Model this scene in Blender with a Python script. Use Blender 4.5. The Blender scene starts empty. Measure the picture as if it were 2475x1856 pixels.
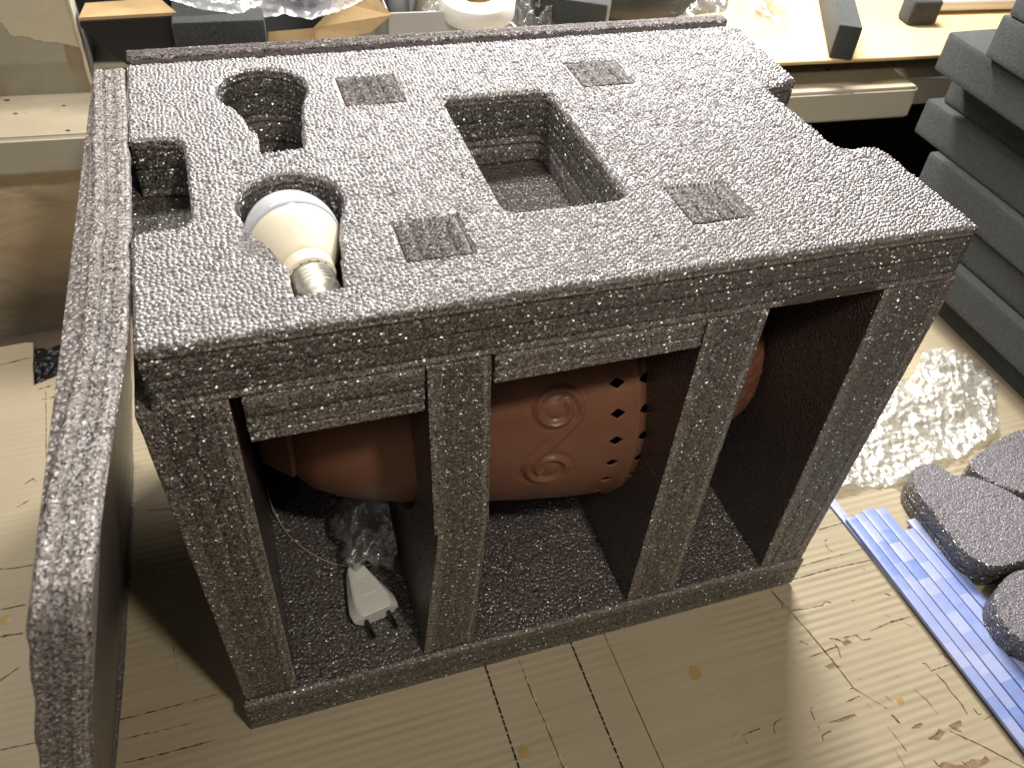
import bpy, bmesh, math, random
import numpy as np
from mathutils import Vector, Matrix, noise
from mathutils.geometry import tessellate_polygon
random.seed(7); rng = np.random.default_rng(7)
SC = bpy.context.scene; COL = SC.collection
# ---------------------------------------------------------------- camera, world, lamps
cam = bpy.data.cameras.new('camera'); camo = bpy.data.objects.new('camera', cam); COL.objects.link(camo)
camo.location = (0.06299, -0.36579, 0.74463); camo.rotation_euler = (0.80061, -0.06942, -0.31545)
cam.sensor_fit = 'HORIZONTAL'; cam.sensor_width = 36; cam.lens = 30.217
cam.clip_start = .02; cam.clip_end = 50
cam.dof.use_dof = True; cam.dof.focus_distance = .66; cam.dof.aperture_fstop = 14
SC.camera = camo
W = bpy.data.worlds.new('World'); SC.world = W; W.use_nodes = True
bg = W.node_tree.nodes['Background']; bg.inputs[0].default_value = (1, .95, .88, 1); bg.inputs[1].default_value = .03
SC.view_settings.view_transform = 'Standard'; SC.view_settings.look = 'None'
SC.view_settings.exposure = 0; SC.view_settings.gamma = 1

def lamp(name, kind, loc, target, energy, color, size, size_y=None):
    l = bpy.data.lights.new(name, kind); o = bpy.data.objects.new(name, l); COL.objects.link(o)
    l.energy = energy; l.color = color; o.location = loc
    if kind == 'AREA':
        l.size = size
        if size_y: l.shape = 'RECTANGLE'; l.size_y = size_y
    else: l.shadow_soft_size = size
    o.rotation_euler = (Vector(target) - Vector(loc)).to_track_quat('-Z', 'Y').to_euler()
    return o
lamp('work_lamp', 'AREA', (.84, .86, .95), (.58, .2, .3), 29, (1, .98, .945), .46, .10)
rl = lamp('room_lamp', 'SPOT', (.37, -.60, 1.26), (.25, .15, .10), 28, (1, .92, .785), .045)
rl.data.spot_size = math.radians(84); rl.data.spot_blend = .5
lamp('ceiling_lamp', 'AREA', (.02, .64, 1.30), (.10, .2, .3), 13.5, (1, .97, .92), .9, .06)

lamp('front_fill_lamp', 'AREA', (-.45, -1.0, 1.7), (-.05, .1, 0), 4, (1, .94, .84), .9, .35)  # soft fill added to lift the gap left of the case

# ---------------------------------------------------------------- node helpers
class NT:
    def __init__(s, name):
        s.m = bpy.data.materials.new(name); s.m.use_nodes = True
        s.t = s.m.node_tree; s.p = s.t.nodes['Principled BSDF']; s.out = s.t.nodes['Material Output']
    def n(s, typ, ins=None, **kw):
        d = s.t.nodes.new('ShaderNode' + typ)
        for k, v in kw.items(): setattr(d, k, v)
        for k, v in (ins or {}).items(): s.set(d.inputs[k], v)
        return d
    def set(s, sock, v):
        if isinstance(v, bpy.types.NodeSocket): s.t.links.new(v, sock)
        elif isinstance(v, bpy.types.Node): s.t.links.new(v.outputs[0], sock)
        else:
            if hasattr(sock.default_value, '__len__') and hasattr(v, '__len__') and len(sock.default_value) == 4 and len(v) == 3: v = (*v, 1)
            sock.default_value = v
    def math(s, op, a, b=0., c=None, clamp=False):
        d = s.n('Math', {0: a, 1: b}, operation=op, use_clamp=clamp)
        if c is not None: s.set(d.inputs[2], c)
        return d.outputs[0]
    def vmath(s, op, a, b=None, scale=None):
        d = s.n('VectorMath', {0: a}, operation=op)
        if b is not None: s.set(d.inputs[1], b)
        if scale is not None: s.set(d.inputs['Scale'], scale)
        return d.outputs[0]
    def mix(s, f, a, b, mode='MIX'):
        d = s.n('Mix', data_type='RGBA', blend_type=mode)
        s.set(d.inputs[0], f); s.set(d.inputs[6], a); s.set(d.inputs[7], b); return d.outputs[2]
    def mixv(s, f, a, b):
        d = s.n('Mix', data_type='VECTOR'); s.set(d.inputs[0], f); s.set(d.inputs[4], a); s.set(d.inputs[5], b); return d.outputs[1]
    def mixf(s, f, a, b):
        d = s.n('Mix', data_type='FLOAT'); s.set(d.inputs[0], f); s.set(d.inputs[2], a); s.set(d.inputs[3], b); return d.outputs[0]
    def rng(s, v, a, b, c, d, smooth=False):
        r = s.n('MapRange', {0: v, 1: a, 2: b, 3: c, 4: d}); r.interpolation_type = 'SMOOTHSTEP' if smooth else 'LINEAR'; return r.outputs[0]
    def noise(s, vec, scale, detail=3, rough=.55, dist=0, dims='3D'):
        d = s.n('TexNoise', noise_dimensions=dims)
        s.set(d.inputs['Vector'] if dims != '1D' else d.inputs['W'], vec)
        s.set(d.inputs['Scale'], scale); s.set(d.inputs['Detail'], detail); s.set(d.inputs['Roughness'], rough); s.set(d.inputs['Distortion'], dist)
        return d.outputs[0]
    def voro(s, vec, scale, feature='F1', smooth=None, out='Distance', rand=1):
        d = s.n('TexVoronoi', feature=feature); s.set(d.inputs['Vector'], vec); s.set(d.inputs['Scale'], scale); s.set(d.inputs['Randomness'], rand)
        if smooth is not None: s.set(d.inputs['Smoothness'], smooth)
        return d.outputs[out]
    def bump(s, h, dist, strength=1, normal=None):
        d = s.n('Bump', {'Height': h, 'Distance': dist, 'Strength': strength})
        if normal is not None: s.set(d.inputs['Normal'], normal)
        return d.outputs[0]
    def coord(s): return s.n('TexCoord').outputs['Object']
    def P(s, **kw):
        for k, v in kw.items(): s.set(s.p.inputs[k.replace('_', ' ')], v)
        return s.m

def attr(nt, name, obj=False):
    return nt.n('Attribute', attribute_name=name, attribute_type='OBJECT' if obj else 'GEOMETRY').outputs['Fac']

def mat_foam(name, skin=(.172, .146, .150), edge=(.160, .132, .121), core=(.076, .068, .058), pebble=355., spark=1.0, skin_rough=.30, bumpd=.0009, capspark=0.):
    """polyethylene foam: pebbly closed skin on the caps, cut cells that glint on the sides"""
    n = NT(name); co = n.coord()
    cap = attr(n, 'cap'); w = attr(n, 'w'); t = attr(n, 'foam_t', True)
    d = n.math('MINIMUM', w, n.math('SUBTRACT', t, w))
    e = n.rng(d, .001, .014, 0, 1, True)
    stripe = n.noise(n.math('ADD', w, n.math('MULTIPLY', n.noise(co, 25, 2), .004)), 330, 2, .6, 0, '1D')
    cut = n.mix(e, edge, core)
    def scaled(c, v): return n.vmath('SCALE', c, scale=v)
    cut = scaled(cut, n.rng(stripe, .3, .7, .58, 1.36))
    wv = n.vmath('ADD', co, n.vmath('SCALE', n.n('TexNoise', {'Vector': co, 'Scale': 300., 'Detail': 1.}).outputs['Color'], scale=.0012))
    cell = n.voro(wv, 850, out='Color'); cell2 = n.voro(wv, 850, 'F1', out='Distance')
    sep = n.n('SeparateColor', {0: cell})
    cut = scaled(cut, n.rng(sep.outputs[0], 0, 1, .40, 1.68))
    geo = n.n('NewGeometry').outputs['Normal']
    off = n.vmath('SUBTRACT', cell, (.5, .5, .5))
    facet = n.vmath('NORMALIZE', n.vmath('ADD', geo, n.vmath('SCALE', off, scale=2.3)))
    soft = n.vmath('NORMALIZE', n.vmath('ADD', geo, n.vmath('SCALE', off, scale=.8)))
    cutn = n.bump(cell2, .0004, .6, soft)
    # skin: rounded cells of two sizes with valley shade put into the colour, a few larger pits
    wob = n.vmath('ADD', co, n.vmath('SCALE', n.n('TexNoise', {'Vector': co, 'Scale': 140., 'Detail': 1.}).outputs['Color'], scale=.0016))
    pv = n.voro(wob, pebble, 'SMOOTH_F1', .25)
    dome = n.math('MAXIMUM', n.math('SUBTRACT', 1., n.math('POWER', n.math('DIVIDE', pv, .80), 2.)), -.2)
    big = n.noise(co, 70, 3, .6); pit = n.voro(wob, 62); pit2 = n.rng(pit, .02, .16, 0, 1, True)
    amp = n.rng(n.n('SeparateColor', {0: n.voro(wob, pebble, 'F1', out='Color')}).outputs[0], 0, 1, .45, 1.25)
    hgt = n.math('ADD', n.math('MULTIPLY', dome, amp), n.math('ADD', n.math('MULTIPLY', big, 1.5), n.math('MULTIPLY', pit2, .9)))
    skn = n.bump(hgt, bumpd, 1.)
    sk = scaled(skin, n.rng(dome, 0, .6, .72, 1.03))
    col = n.mix(cap, cut, sk)
    nrm = n.mixv(cap, cutn, skn)
    n.P(Base_Color=col, Normal=nrm, Roughness=n.mixf(cap, .5, skin_rough), Specular_IOR_Level=n.mixf(cap, .3 * spark, .75),
        Coat_Weight=n.math('MULTIPLY', n.mixf(cap, spark, capspark), n.rng(sep.outputs[2], .1, .8, .15, 1)), Coat_Roughness=n.rng(sep.outputs[1], 0, 1, .26, .5), Coat_IOR=2.6, Coat_Normal=facet)
    return n.m

def mat_plain(name, color, rough=.5, spec=.5, metal=0, var=0., vscale=20, bumps=None, **kw):
    n = NT(name); co = n.coord(); c = color
    if var: c = n.mix(n.rng(n.noise(co, vscale, 4), .3, .7, 0, 1), tuple(x * (1 - var) for x in color), tuple(min(1, x * (1 + var)) for x in color))
    n.P(Base_Color=c, Roughness=rough, Specular_IOR_Level=spec, Metallic=metal)
    if bumps:
        n.P(Normal=n.bump(n.noise(co, bumps[0], bumps[2] if len(bumps) > 2 else 3), bumps[1]))
    for k, v in kw.items(): n.P(**{k: v})
    return n.m

def mat_pu(name, c=(.031, .0335, .033)):
    n = NT(name); co = n.coord()
    f = n.noise(co, 520, 3, .75); g = n.noise(co, 30, 3)
    col = n.mix(n.rng(f, .35, .65, 0, 1), tuple(x * .45 for x in c), tuple(x * 1.7 for x in c))
    col = n.mix(n.rng(g, .3, .7, 0, .35), col, tuple(x * 1.3 for x in c))
    n.P(Base_Color=col, Roughness=.9, Specular_IOR_Level=.2, Normal=n.bump(f, .0016, .9), Sheen_Weight=.15, Sheen_Roughness=.6)
    return n.m

def mat_film(name, tint=(.9, .9, .9), alpha=.3, rough=.12, scale=60, dist=.004, white=.15):
    """thin clear plastic: mostly see-through with a glossy crumpled surface"""
    n = NT(name); co = n.coord()
    h = n.noise(co, scale, 4, .6, .6)
    nb = n.bump(h, dist, 1.)
    tr = n.n('BsdfTransparent', {0: (.93, .94, .94)}); gl = n.n('BsdfGlossy', {'Color': tint, 'Roughness': rough, 'Normal': nb})
    df = n.n('BsdfTranslucent', {'Color': tint, 'Normal': nb}); df2 = n.n('BsdfDiffuse', {'Color': tint, 'Normal': nb})
    dd = n.n('MixShader', {0: .5, 1: df.outputs[0], 2: df2.outputs[0]})
    lw = n.n('LayerWeight', {0: .35, 'Normal': nb}).outputs['Facing']
    a = n.n('MixShader', {0: n.rng(lw, 0, 1, alpha * .35, min(1, alpha * 2.4)), 1: tr.outputs[0], 2: gl.outputs[0]})
    b = n.n('MixShader', {0: white, 1: a.outputs[0], 2: dd.outputs[0]})
    n.t.links.new(b.outputs[0], n.out.inputs[0])
    return n.m

# ---------------------------------------------------------------- mesh helpers
def link(name, me, mat=None, parent=None, loc=None, rot=None, smooth=False):
    o = bpy.data.objects.new(name, me); COL.objects.link(o)
    if mat is not None and not me.materials: me.materials.append(mat)
    if smooth: me.shade_smooth()
    if parent: o.parent = parent
    if loc: o.location = loc
    if rot: o.rotation_euler = rot
    return o
def thing(name, label, cat, loc=(0, 0, 0), group=None, rot=None):
    o = bpy.data.objects.new(name, None); COL.objects.link(o); o.location = loc; o.empty_display_size = .03
    if rot: o.rotation_euler = rot
    return tag(o, label, cat, group)
def tag(o, label, cat, group=None):
    o['label'] = label; o['category'] = cat
    if group: o['group'] = group
    return o
def struct(o, kind='structure'):
    o['kind'] = kind; return o
def pydata(name, v, f):
    me = bpy.data.meshes.new(name); me.from_pydata([tuple(x) for x in v], [], f); me.update(); return me
def from_bm(name, bm):
    me = bpy.data.meshes.new(name); bm.normal_update(); bm.to_mesh(me); bm.free(); return me

def resample(pts, step, closed=True):
    P = np.array(pts, float); out = []
    N = len(P)
    for i in range(N if closed else N - 1):
        a, b = P[i], P[(i + 1) % N]; k = max(1, int(round(np.linalg.norm(b - a) / step)))
        out += [a + (b - a) * j / k for j in range(k)]
    if not closed: out.append(P[-1])
    return np.array(out)
def area2(P): return .5 * np.sum(P[:, 0] * np.roll(P[:, 1], -1) - np.roll(P[:, 0], -1) * P[:, 1])

def slab(name, outline, holes, t, mat, seams=(), step=.003, rows=None, rough=.00035, deform=None, frame=None, parent=None, bevel=.0009, loc=None, seam_d=.0014, bow=0.0):
    """foam sheet: 2-D outline with holes, extruded by t along local Z, cut sides slightly ragged, seams recessed"""
    loops = []
    for k, L in enumerate([outline] + list(holes)):
        P = resample(L, step)
        if (area2(P) > 0) != (k == 0): P = P[::-1]
        loops.append(P)
    if rows is None: rows = max(3, int(t / .0045))
    prof = [(0., bevel), (bevel, 0.)]
    zs = [bevel + (t - 2 * bevel) * i / rows for i in range(1, rows)]
    for s in seams: zs = [z for z in zs if abs(z - s) > .0016]
    prof += [(z, 0.) for z in zs]
    for s in seams: prof += [(s - .0011, 0.), (s, seam_d), (s + .0011, 0.)]
    prof += [(t - bevel, 0.), (t, bevel)]
    prof.sort()
    V = []; F = []; wv = []; capf = []
    tops = []; bots = []
    seed = rng.random(3) * 50
    for P in loops:
        N = len(P); nx = np.roll(P, -1, 0) - np.roll(P, 1, 0)
        nrm = np.stack([nx[:, 1], -nx[:, 0]], 1); nrm /= np.linalg.norm(nrm, axis=1)[:, None] + 1e-12
        base = len(V)
        for (z, ins) in prof:
            for i in range(N):
                q = Vector((P[i, 0] * 160 + seed[0], P[i, 1] * 160 + seed[1], z * 260 + seed[2]))
                j = noise.noise(q) * rough + noise.noise(q * 2.7) * rough * .7
                b_ = bow * math.sin(P[i, 0] * 9 + z * 40)
                p = P[i] + nrm[i] * (j - ins + b_)
                V.append((p[0], p[1], z + (j * .5 if 0 < z < t else noise.noise(q * .4) * rough * .8))); wv.append(z)
        for r in range(len(prof) - 1):
            for i in range(N):
                a = base + r * N + i; b = base + r * N + (i + 1) % N
                F.append((a, b, b + N, a + N)); capf.append(0.)
        bots.append(list(range(base, base + N))); tops.append(list(range(base + (len(prof) - 1) * N, base + len(prof) * N)))
    for idx, flip in ((tops, False), (bots, True)):
        poly = [[Vector((V[i][0], V[i][1], 0)) for i in L] for L in idx]; flat = [i for L in idx for i in L]
        for tri in tessellate_polygon(poly):
            a, b, c = (flat[k] for k in tri)
            A = (V[b][0] - V[a][0]) * (V[c][1] - V[a][1]) - (V[c][0] - V[a][0]) * (V[b][1] - V[a][1])
            if abs(A) < 1e-14: continue
            f = (a, b, c) if (A > 0) != flip else (a, c, b)
            F.append(f); capf.append(1.)
    if deform: V = [deform(*v) for v in V]
    me = pydata(name, V, F)
    at = me.attributes.new('w', 'FLOAT', 'POINT'); at.data.foreach_set('value', np.array(wv, np.float32))
    ac = me.attributes.new('cap', 'FLOAT', 'FACE'); ac.data.foreach_set('value', np.array(capf, np.float32))
    me.polygons.foreach_set('use_smooth', [c < .5 for c in capf])
    o = link(name, me, mat, parent)
    o['foam_t'] = float(t)
    M = {'z': Matrix.Identity(3), 'x': Matrix(((0, 0, 1), (1, 0, 0), (0, 1, 0)))}[frame or 'z']
    o.matrix_basis = Matrix.Translation(loc or (0, 0, 0)) @ M.to_4x4()
    return o

def rbox(bm, lo, hi, r=.002, seg=2, mat=None):
    """rounded box added to bm"""
    lo = Vector(lo); hi = Vector(hi); res = bmesh.ops.create_cube(bm, size=1)
    for v in res['verts']: v.co = Vector((lo[i] + (v.co[i] + .5) * (hi[i] - lo[i]) for i in range(3)))
    if r:
        es = list({e for v in res['verts'] for e in v.link_edges})
        bmesh.ops.bevel(bm, geom=es, offset=r, segments=seg, affect='EDGES', profile=.5)
def boxobj(name, lo, hi, mat, r=.002, parent=None, seg=2, rotz=0, subdiv=0, jitter=0):
    c = [(a + b) / 2 for a, b in zip(lo, hi)]; c[2] = lo[2]
    bm = bmesh.new(); rbox(bm, [a - b for a, b in zip(lo, c)], [a - b for a, b in zip(hi, c)], r, seg)
    if jitter:
        bmesh.ops.subdivide_edges(bm, edges=[e for e in bm.edges if e.calc_length() > .03], cuts=7, use_grid_fill=True)
        s = random.random() * 40
        for v in bm.verts: v.co += v.co.normalized() * 0 + Vector((noise.noise(v.co * 22 + Vector((s, 0, 0))), noise.noise(v.co * 22 + Vector((0, s, 9))), noise.noise(v.co * 14 + Vector((5, s, 0))) * .6)) * jitter
    me = from_bm(name, bm); o = link(name, me, mat, parent); me.shade_smooth()
    me.set_sharp_from_angle(angle=math.radians(40))
    o.location = c if not parent else [a - b for a, b in zip(c, parent.location)]
    o.rotation_euler = (0, 0, rotz)
    return o
def lathe(name, prof, mat, parent=None, seg=64, axis='y', cap=True):
    """profile of (s, r) turned about an axis"""
    V = []; F = []
    for s, r in prof:
        for k in range(seg):
            a = 2 * math.pi * k / seg
            V.append((r * math.cos(a), s, r * math.sin(a)))
    for i in range(len(prof) - 1):
        for k in range(seg):
            a = i * seg + k; b = i * seg + (k + 1) % seg
            F.append((a, a + seg, b + seg, b))
    if cap:
        F.append(tuple(range(seg))); n = (len(prof) - 1) * seg; F.append(tuple(range(n + seg - 1, n - 1, -1)))
    me = pydata(name, V, F); o = link(name, me, mat, parent); me.shade_smooth(); me.set_sharp_from_angle(angle=math.radians(35)); return o
def tube(name, pts, r, mat, parent=None, seg=8, taper=None):
    V = []; F = []; P = [Vector(p) for p in pts]; N = len(P)
    for i, p in enumerate(P):
        d = (P[min(i + 1, N - 1)] - P[max(i - 1, 0)]).normalized()
        u = d.orthogonal() if abs(d.z) > .95 else d.cross(Vector((0, 0, 1))); u.normalize(); v = d.cross(u)
        rr = r * (taper[i] if taper else 1)
        for k in range(seg):
            a = 2 * math.pi * k / seg; V.append(p + (u * math.cos(a) + v * math.sin(a)) * rr)
    for i in range(N - 1):
        for k in range(seg):
            a = i * seg + k; b = i * seg + (k + 1) % seg; F.append((a, b, b + seg, a + seg))
    F.append(tuple(range(seg - 1, -1, -1))); F.append(tuple(range((N - 1) * seg, N * seg)))
    me = pydata(name, V, F); o = link(name, me, mat, parent); me.shade_smooth(); return o
def smoothpath(pts, n=8):
    P = [Vector(p) for p in pts]; out = []
    for i in range(len(P) - 1):
        a = P[max(i - 1, 0)]; b = P[i]; c = P[i + 1]; d = P[min(i + 2, len(P) - 1)]
        for k in range(n):
            t = k / n; out.append(.5 * ((2 * b) + (c - a) * t + (2 * a - 5 * b + 4 * c - d) * t * t + (3 * b - a - 3 * c + d) * t ** 3))
    out.append(P[-1]); return out
def sheet(name, fn, nu, nv, mat, parent=None, smooth=True, thick=0):
    V = [fn(i / nu, j / nv) for j in range(nv + 1) for i in range(nu + 1)]
    F = [(j * (nu + 1) + i, j * (nu + 1) + i + 1, (j + 1) * (nu + 1) + i + 1, (j + 1) * (nu + 1) + i) for j in range(nv) for i in range(nu)]
    me = pydata(name, V, F); o = link(name, me, mat, parent, smooth=smooth)
    if thick:
        md = o.modifiers.new('thickness', 'SOLIDIFY'); md.thickness = thick; md.offset = 0
    return o
def nz(x, y, z=0, o=4): return noise.fractal(Vector((x, y, z)), 1.0, 2.0, o)

# ---------------------------------------------------------------- materials
M_FOAM = mat_foam('grey_polyethylene_foam')
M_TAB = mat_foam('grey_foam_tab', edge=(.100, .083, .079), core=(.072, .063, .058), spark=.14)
M_FOAM_IN = mat_foam('grey_polyethylene_foam_board', skin=(.075, .061, .058), pebble=400, bumpd=.0007, skin_rough=.24)  # inner boards: skin colour darkened for the shade in the bays
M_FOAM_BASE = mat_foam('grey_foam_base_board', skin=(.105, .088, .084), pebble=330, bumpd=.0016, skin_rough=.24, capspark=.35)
M_FOAM_SHEET = mat_foam('pale_polyethylene_foam', edge=(.205, .180, .172), core=(.165, .150, .144), skin=(.15, .128, .124), pebble=330, spark=.3)
M_OFFCUT = mat_foam('mauve_polyethylene_foam', skin=(.175, .158, .178), edge=(.085, .070, .070), core=(.05, .046, .045), pebble=430, bumpd=.0009, skin_rough=.34, capspark=.25)
M_PU = mat_pu('dark_grey_sponge_foam'); M_PU2 = mat_pu('black_sponge_foam', (.022, .024, .025))
M_BLACK = mat_plain('black_plastic', (.008, .008, .009), .22, .5, bumps=(60, .01, 4))
M_DARK = mat_plain('dark_matt', (.012, .011, .010), .8, .2)

# ================================================================ SETTING
# table top and the cardboard that covers it
tt = struct(boxobj('table_top', (-.9, -.75, -.05), (1.7, .60, -.012), mat_plain('table_board', (.10, .075, .05), .6, var=.2), r=.003))
def mat_card(name, base=(.405, .336, .226), strong=1.):
    n = NT(name); co = n.coord()
    sx = n.n('SeparateXYZ', {0: co}); x, y = sx.outputs[0], sx.outputs[1]
    st = n.n('CombineXYZ', {0: n.math('MULTIPLY', x, 5.), 1: n.math('MULTIPLY', y, 95.), 2: 0.})
    fib = n.noise(st, 1.0, 4, .6); big = n.noise(co, 7, 4, .6); speck = n.noise(co, 420, 2)
    col = n.mix(n.rng(big, .3, .7, 0, 1), tuple(c * .93 for c in base), tuple(min(1, c * 1.05) for c in base))
    col = n.mix(n.rng(fib, .42, .68, 0, .16), col, tuple(c * .8 for c in base))
    col = n.mix(n.rng(n.noise(co, 900, 1), .6, .75, 0, .25), col, tuple(c * .75 for c in base))
    dirt = n.math('MULTIPLY', n.rng(n.noise(co, 55, 3, .7, .8), .66, .78, 0, 1), n.rng(n.noise(co, 9, 2), .5, .65, 0, .35))
    col = n.mix(dirt, col, (.17, .115, .06))
    # flutes of the corrugation telegraph through, stronger in patches; a few folds run along them
    wy = n.math('ADD', y, n.math('MULTIPLY', n.noise(co, 3, 2), .006))
    fl = n.math('SINE', n.math('MULTIPLY', wy, 2 * math.pi / .0084))
    patch = n.rng(n.noise(n.n('CombineXYZ', {0: n.math('MULTIPLY', x, 4.5), 1: n.math('MULTIPLY', y, 8.), 2: 3.}), 1.0, 3), .42, .66, .06, 1)
    fold = n.noise(n.n('CombineXYZ', {0: n.math('MULTIPLY', x, 1.6), 1: n.math('MULTIPLY', y, 42.), 2: 7.}), 1.0, 2, .5)
    h = n.math('ADD', n.math('MULTIPLY', n.math('MULTIPLY', fl, patch), .00044 * strong), n.math('ADD', n.math('MULTIPLY', n.rng(fold, .35, .62, 0, 1, True), .0005 * strong), n.math('MULTIPLY', speck, .00008)))
    n.P(Base_Color=col, Roughness=.62, Specular_IOR_Level=.3, Normal=n.bump(h, 1.0, .9))
    return n.m
M_CARD = mat_card('scuffed_cardboard')
card = thing('cardboard_sheet', 'large scuffed tan cardboard sheet with pen lines and cut marks covering the table', 'cardboard', (0, 0, 0))
# outline in world xy with the torn notch at the back edge
ol = [(-.85, -.7), (1.65, -.7), (1.65, .56), (.6, .575), (-.05, .59), (-.135, .588), (-.1475, .583), (-.150, .568), (-.1535, .545), (-.153, .513), (-.1555, .502), (-.176, .494), (-.2005, .485), (-.203, .52), (-.2055, .5635), (-.214, .566), (-.242, .5645), (-.85, .56)]
def flat_poly(name, ol, z0, z1, mat, parent, step=.02):
    P = resample(ol, step); n_ = len(P)
    P = P + rng.normal(size=P.shape) * .0003
    V = [(x, y, z1) for x, y in P] + [(x, y, z0) for x, y in P]
    F = [(i, i + n_, (i + 1) % n_ + n_, (i + 1) % n_) for i in range(n_)]
    for tri in tessellate_polygon([[Vector((x, y, 0)) for x, y in P]]):
        a, b, c = tri; A = np.cross(P[b] - P[a], P[c] - P[a]); tri = (a, b, c) if A > 0 else (a, c, b)
        F.append(tri); F.append(tuple(i + n_ for i in tri[::-1]))
    return link(name, pydata(name, V, F), mat, parent)
flat_poly('board', ol, -.0045, 0, M_CARD, card)
M_INK = mat_plain('black_marker_ink', (.012, .012, .013), .5)
def sliver_bm(bm, pts, w, z=.00035, wob=.3, n=None):
    P = resample(pts, .004, False); L = len(P); prev = None
    for i in range(L):
        d = P[min(i + 1, L - 1)] - P[max(i - 1, 0)]; d = d / (np.linalg.norm(d) + 1e-9); nn = np.array([-d[1], d[0]])
        ww = w * .5 * (.55 + .45 * math.sin(math.pi * i / max(1, L - 1))) * (1 + wob * (random.random() * 2 - 1))
        c = P[i] + nn * (random.random() - .5) * w * .5 * wob
        a = bm.verts.new((*(c + nn * ww), z)); b = bm.verts.new((*(c - nn * ww), z))
        if prev: bm.faces.new((prev[1], b, a, prev[0]))
        prev = (a, b)
def pen(name, x, y0, y1, w, fade):
    bm = bmesh.new(); y = y0; k = 0
    while y > y1:
        L = random.uniform(.0035, .009); f = (y0 - y) / (y0 - y1)
        prev = None; m = 4
        for i in range(m + 1):
            yy = y - L * i / m; ww = w * .5 * (1 - .3 * f) * random.uniform(.8, 1.1) * (.75 if i in (0, m) else 1)
            xx = x + (y0 - yy) * .008 + random.uniform(-1, 1) * .0001
            a = bm.verts.new((xx + ww, yy, .0003)); b = bm.verts.new((xx - ww, yy, .0003))
            if prev: bm.faces.new((prev[0], prev[1], b, a))
            prev = (a, b)
        y -= L + random.uniform(.0002, .0011 + fade * f); k += 1
    return link(name, from_bm(name, bm), M_INK, card)
pen('pen_line', .2098, .0, -.26, .0021, .0015); pen('pen_line', .2955, .0, -.26, .0021, .001)
M_CUT = mat_plain('cut_cardboard', (.115, .065, .028), .9, .1, var=.5, vscale=200); M_CUT2 = mat_plain('torn_cardboard', (.15, .098, .055), .9, .1, var=.75, vscale=260)
M_FRAY = mat_plain('frayed_cardboard', (.70, .56, .36), .8)
for pts, w, wb in [([(.2415, 0), (.2425, -.02), (.243, -.042), (.2455, -.07), (.247, -.11), (.2495, -.16)], .0008, 1.), ([(.330, -.002), (.3302, -.03), (.3303, -.062), (.331, -.133), (.3305, -.2)], .0009, .3),
                   ([(.515, 0), (.521, -.026), (.527, -.052), (.534, -.092), (.537, -.119), (.556, -.145)], .0009, .7), ([(.60, -.18), (.620, -.20), (.643, -.227), (.67, -.25)], .0009, .4)]:
    bm = bmesh.new(); sliver_bm(bm, pts, w, wob=wb); link('knife_cut', from_bm('knife_cut', bm), M_CUT, card)
bm = bmesh.new()
for (x, y) in [(.2428, -.03), (.2435, -.046), (.2438, -.05), (.246, -.078), (.2475, -.104), (.249, -.115)]:
    a = Vector((x, y, .0004)); 
    q = [bm.verts.new(a), bm.verts.new(a + Vector((.0012, .0045, .0022))), bm.verts.new(a + Vector((-.0004, .0055, .0012)))]; bm.faces.new(q)
struct(link('paper_fray', from_bm('paper_fray', bm), M_FRAY, card), 'stuff')
bm = bmesh.new()
for pts, w in [([(-.215, .2245), (-.20, .222), (-.184, .222)], .0025), ([(-.211, .177), (-.19, .1775)], .002), ([(-.209, .148), (-.19, .146)], .003), ([(-.22, .0385), (-.17, .036), (-.108, .037), (-.06, .037), (-.01, .038)], .0016),
               ([(-.11, -.002), (-.07, -.0035), (-.03, -.003)], .0024), ([(-.11, .019), (-.05, .017)], .0014), ([(-.08, .262), (-.055, .258), (-.03, .262)], .0016), ([(-.06, .226), (-.04, .228), (-.015, .225)], .0016),
               ([(-.24, .53), (-.206, .536)], .0018), ([(-.195, .476), (-.15, .486), (-.12, .487)], .003), ([(-.19, .457), (-.15, .463)], .0022), ([(-.18, .35), (-.183, .41), (-.186, .47)], .0012),
               ([(-.20, .33), (-.192, .336), (-.188, .33)], .0018), ([(-.205, .30), (-.195, .306)], .002), ([(-.16, .29), (-.15, .296)], .002), ([(-.21, .10), (-.19, .112)], .0018), ([(-.062, .10), (-.060, .085), (-.058, .07)], .0008)]:
    sliver_bm(bm, pts, w * .6, wob=1.0)
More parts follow.
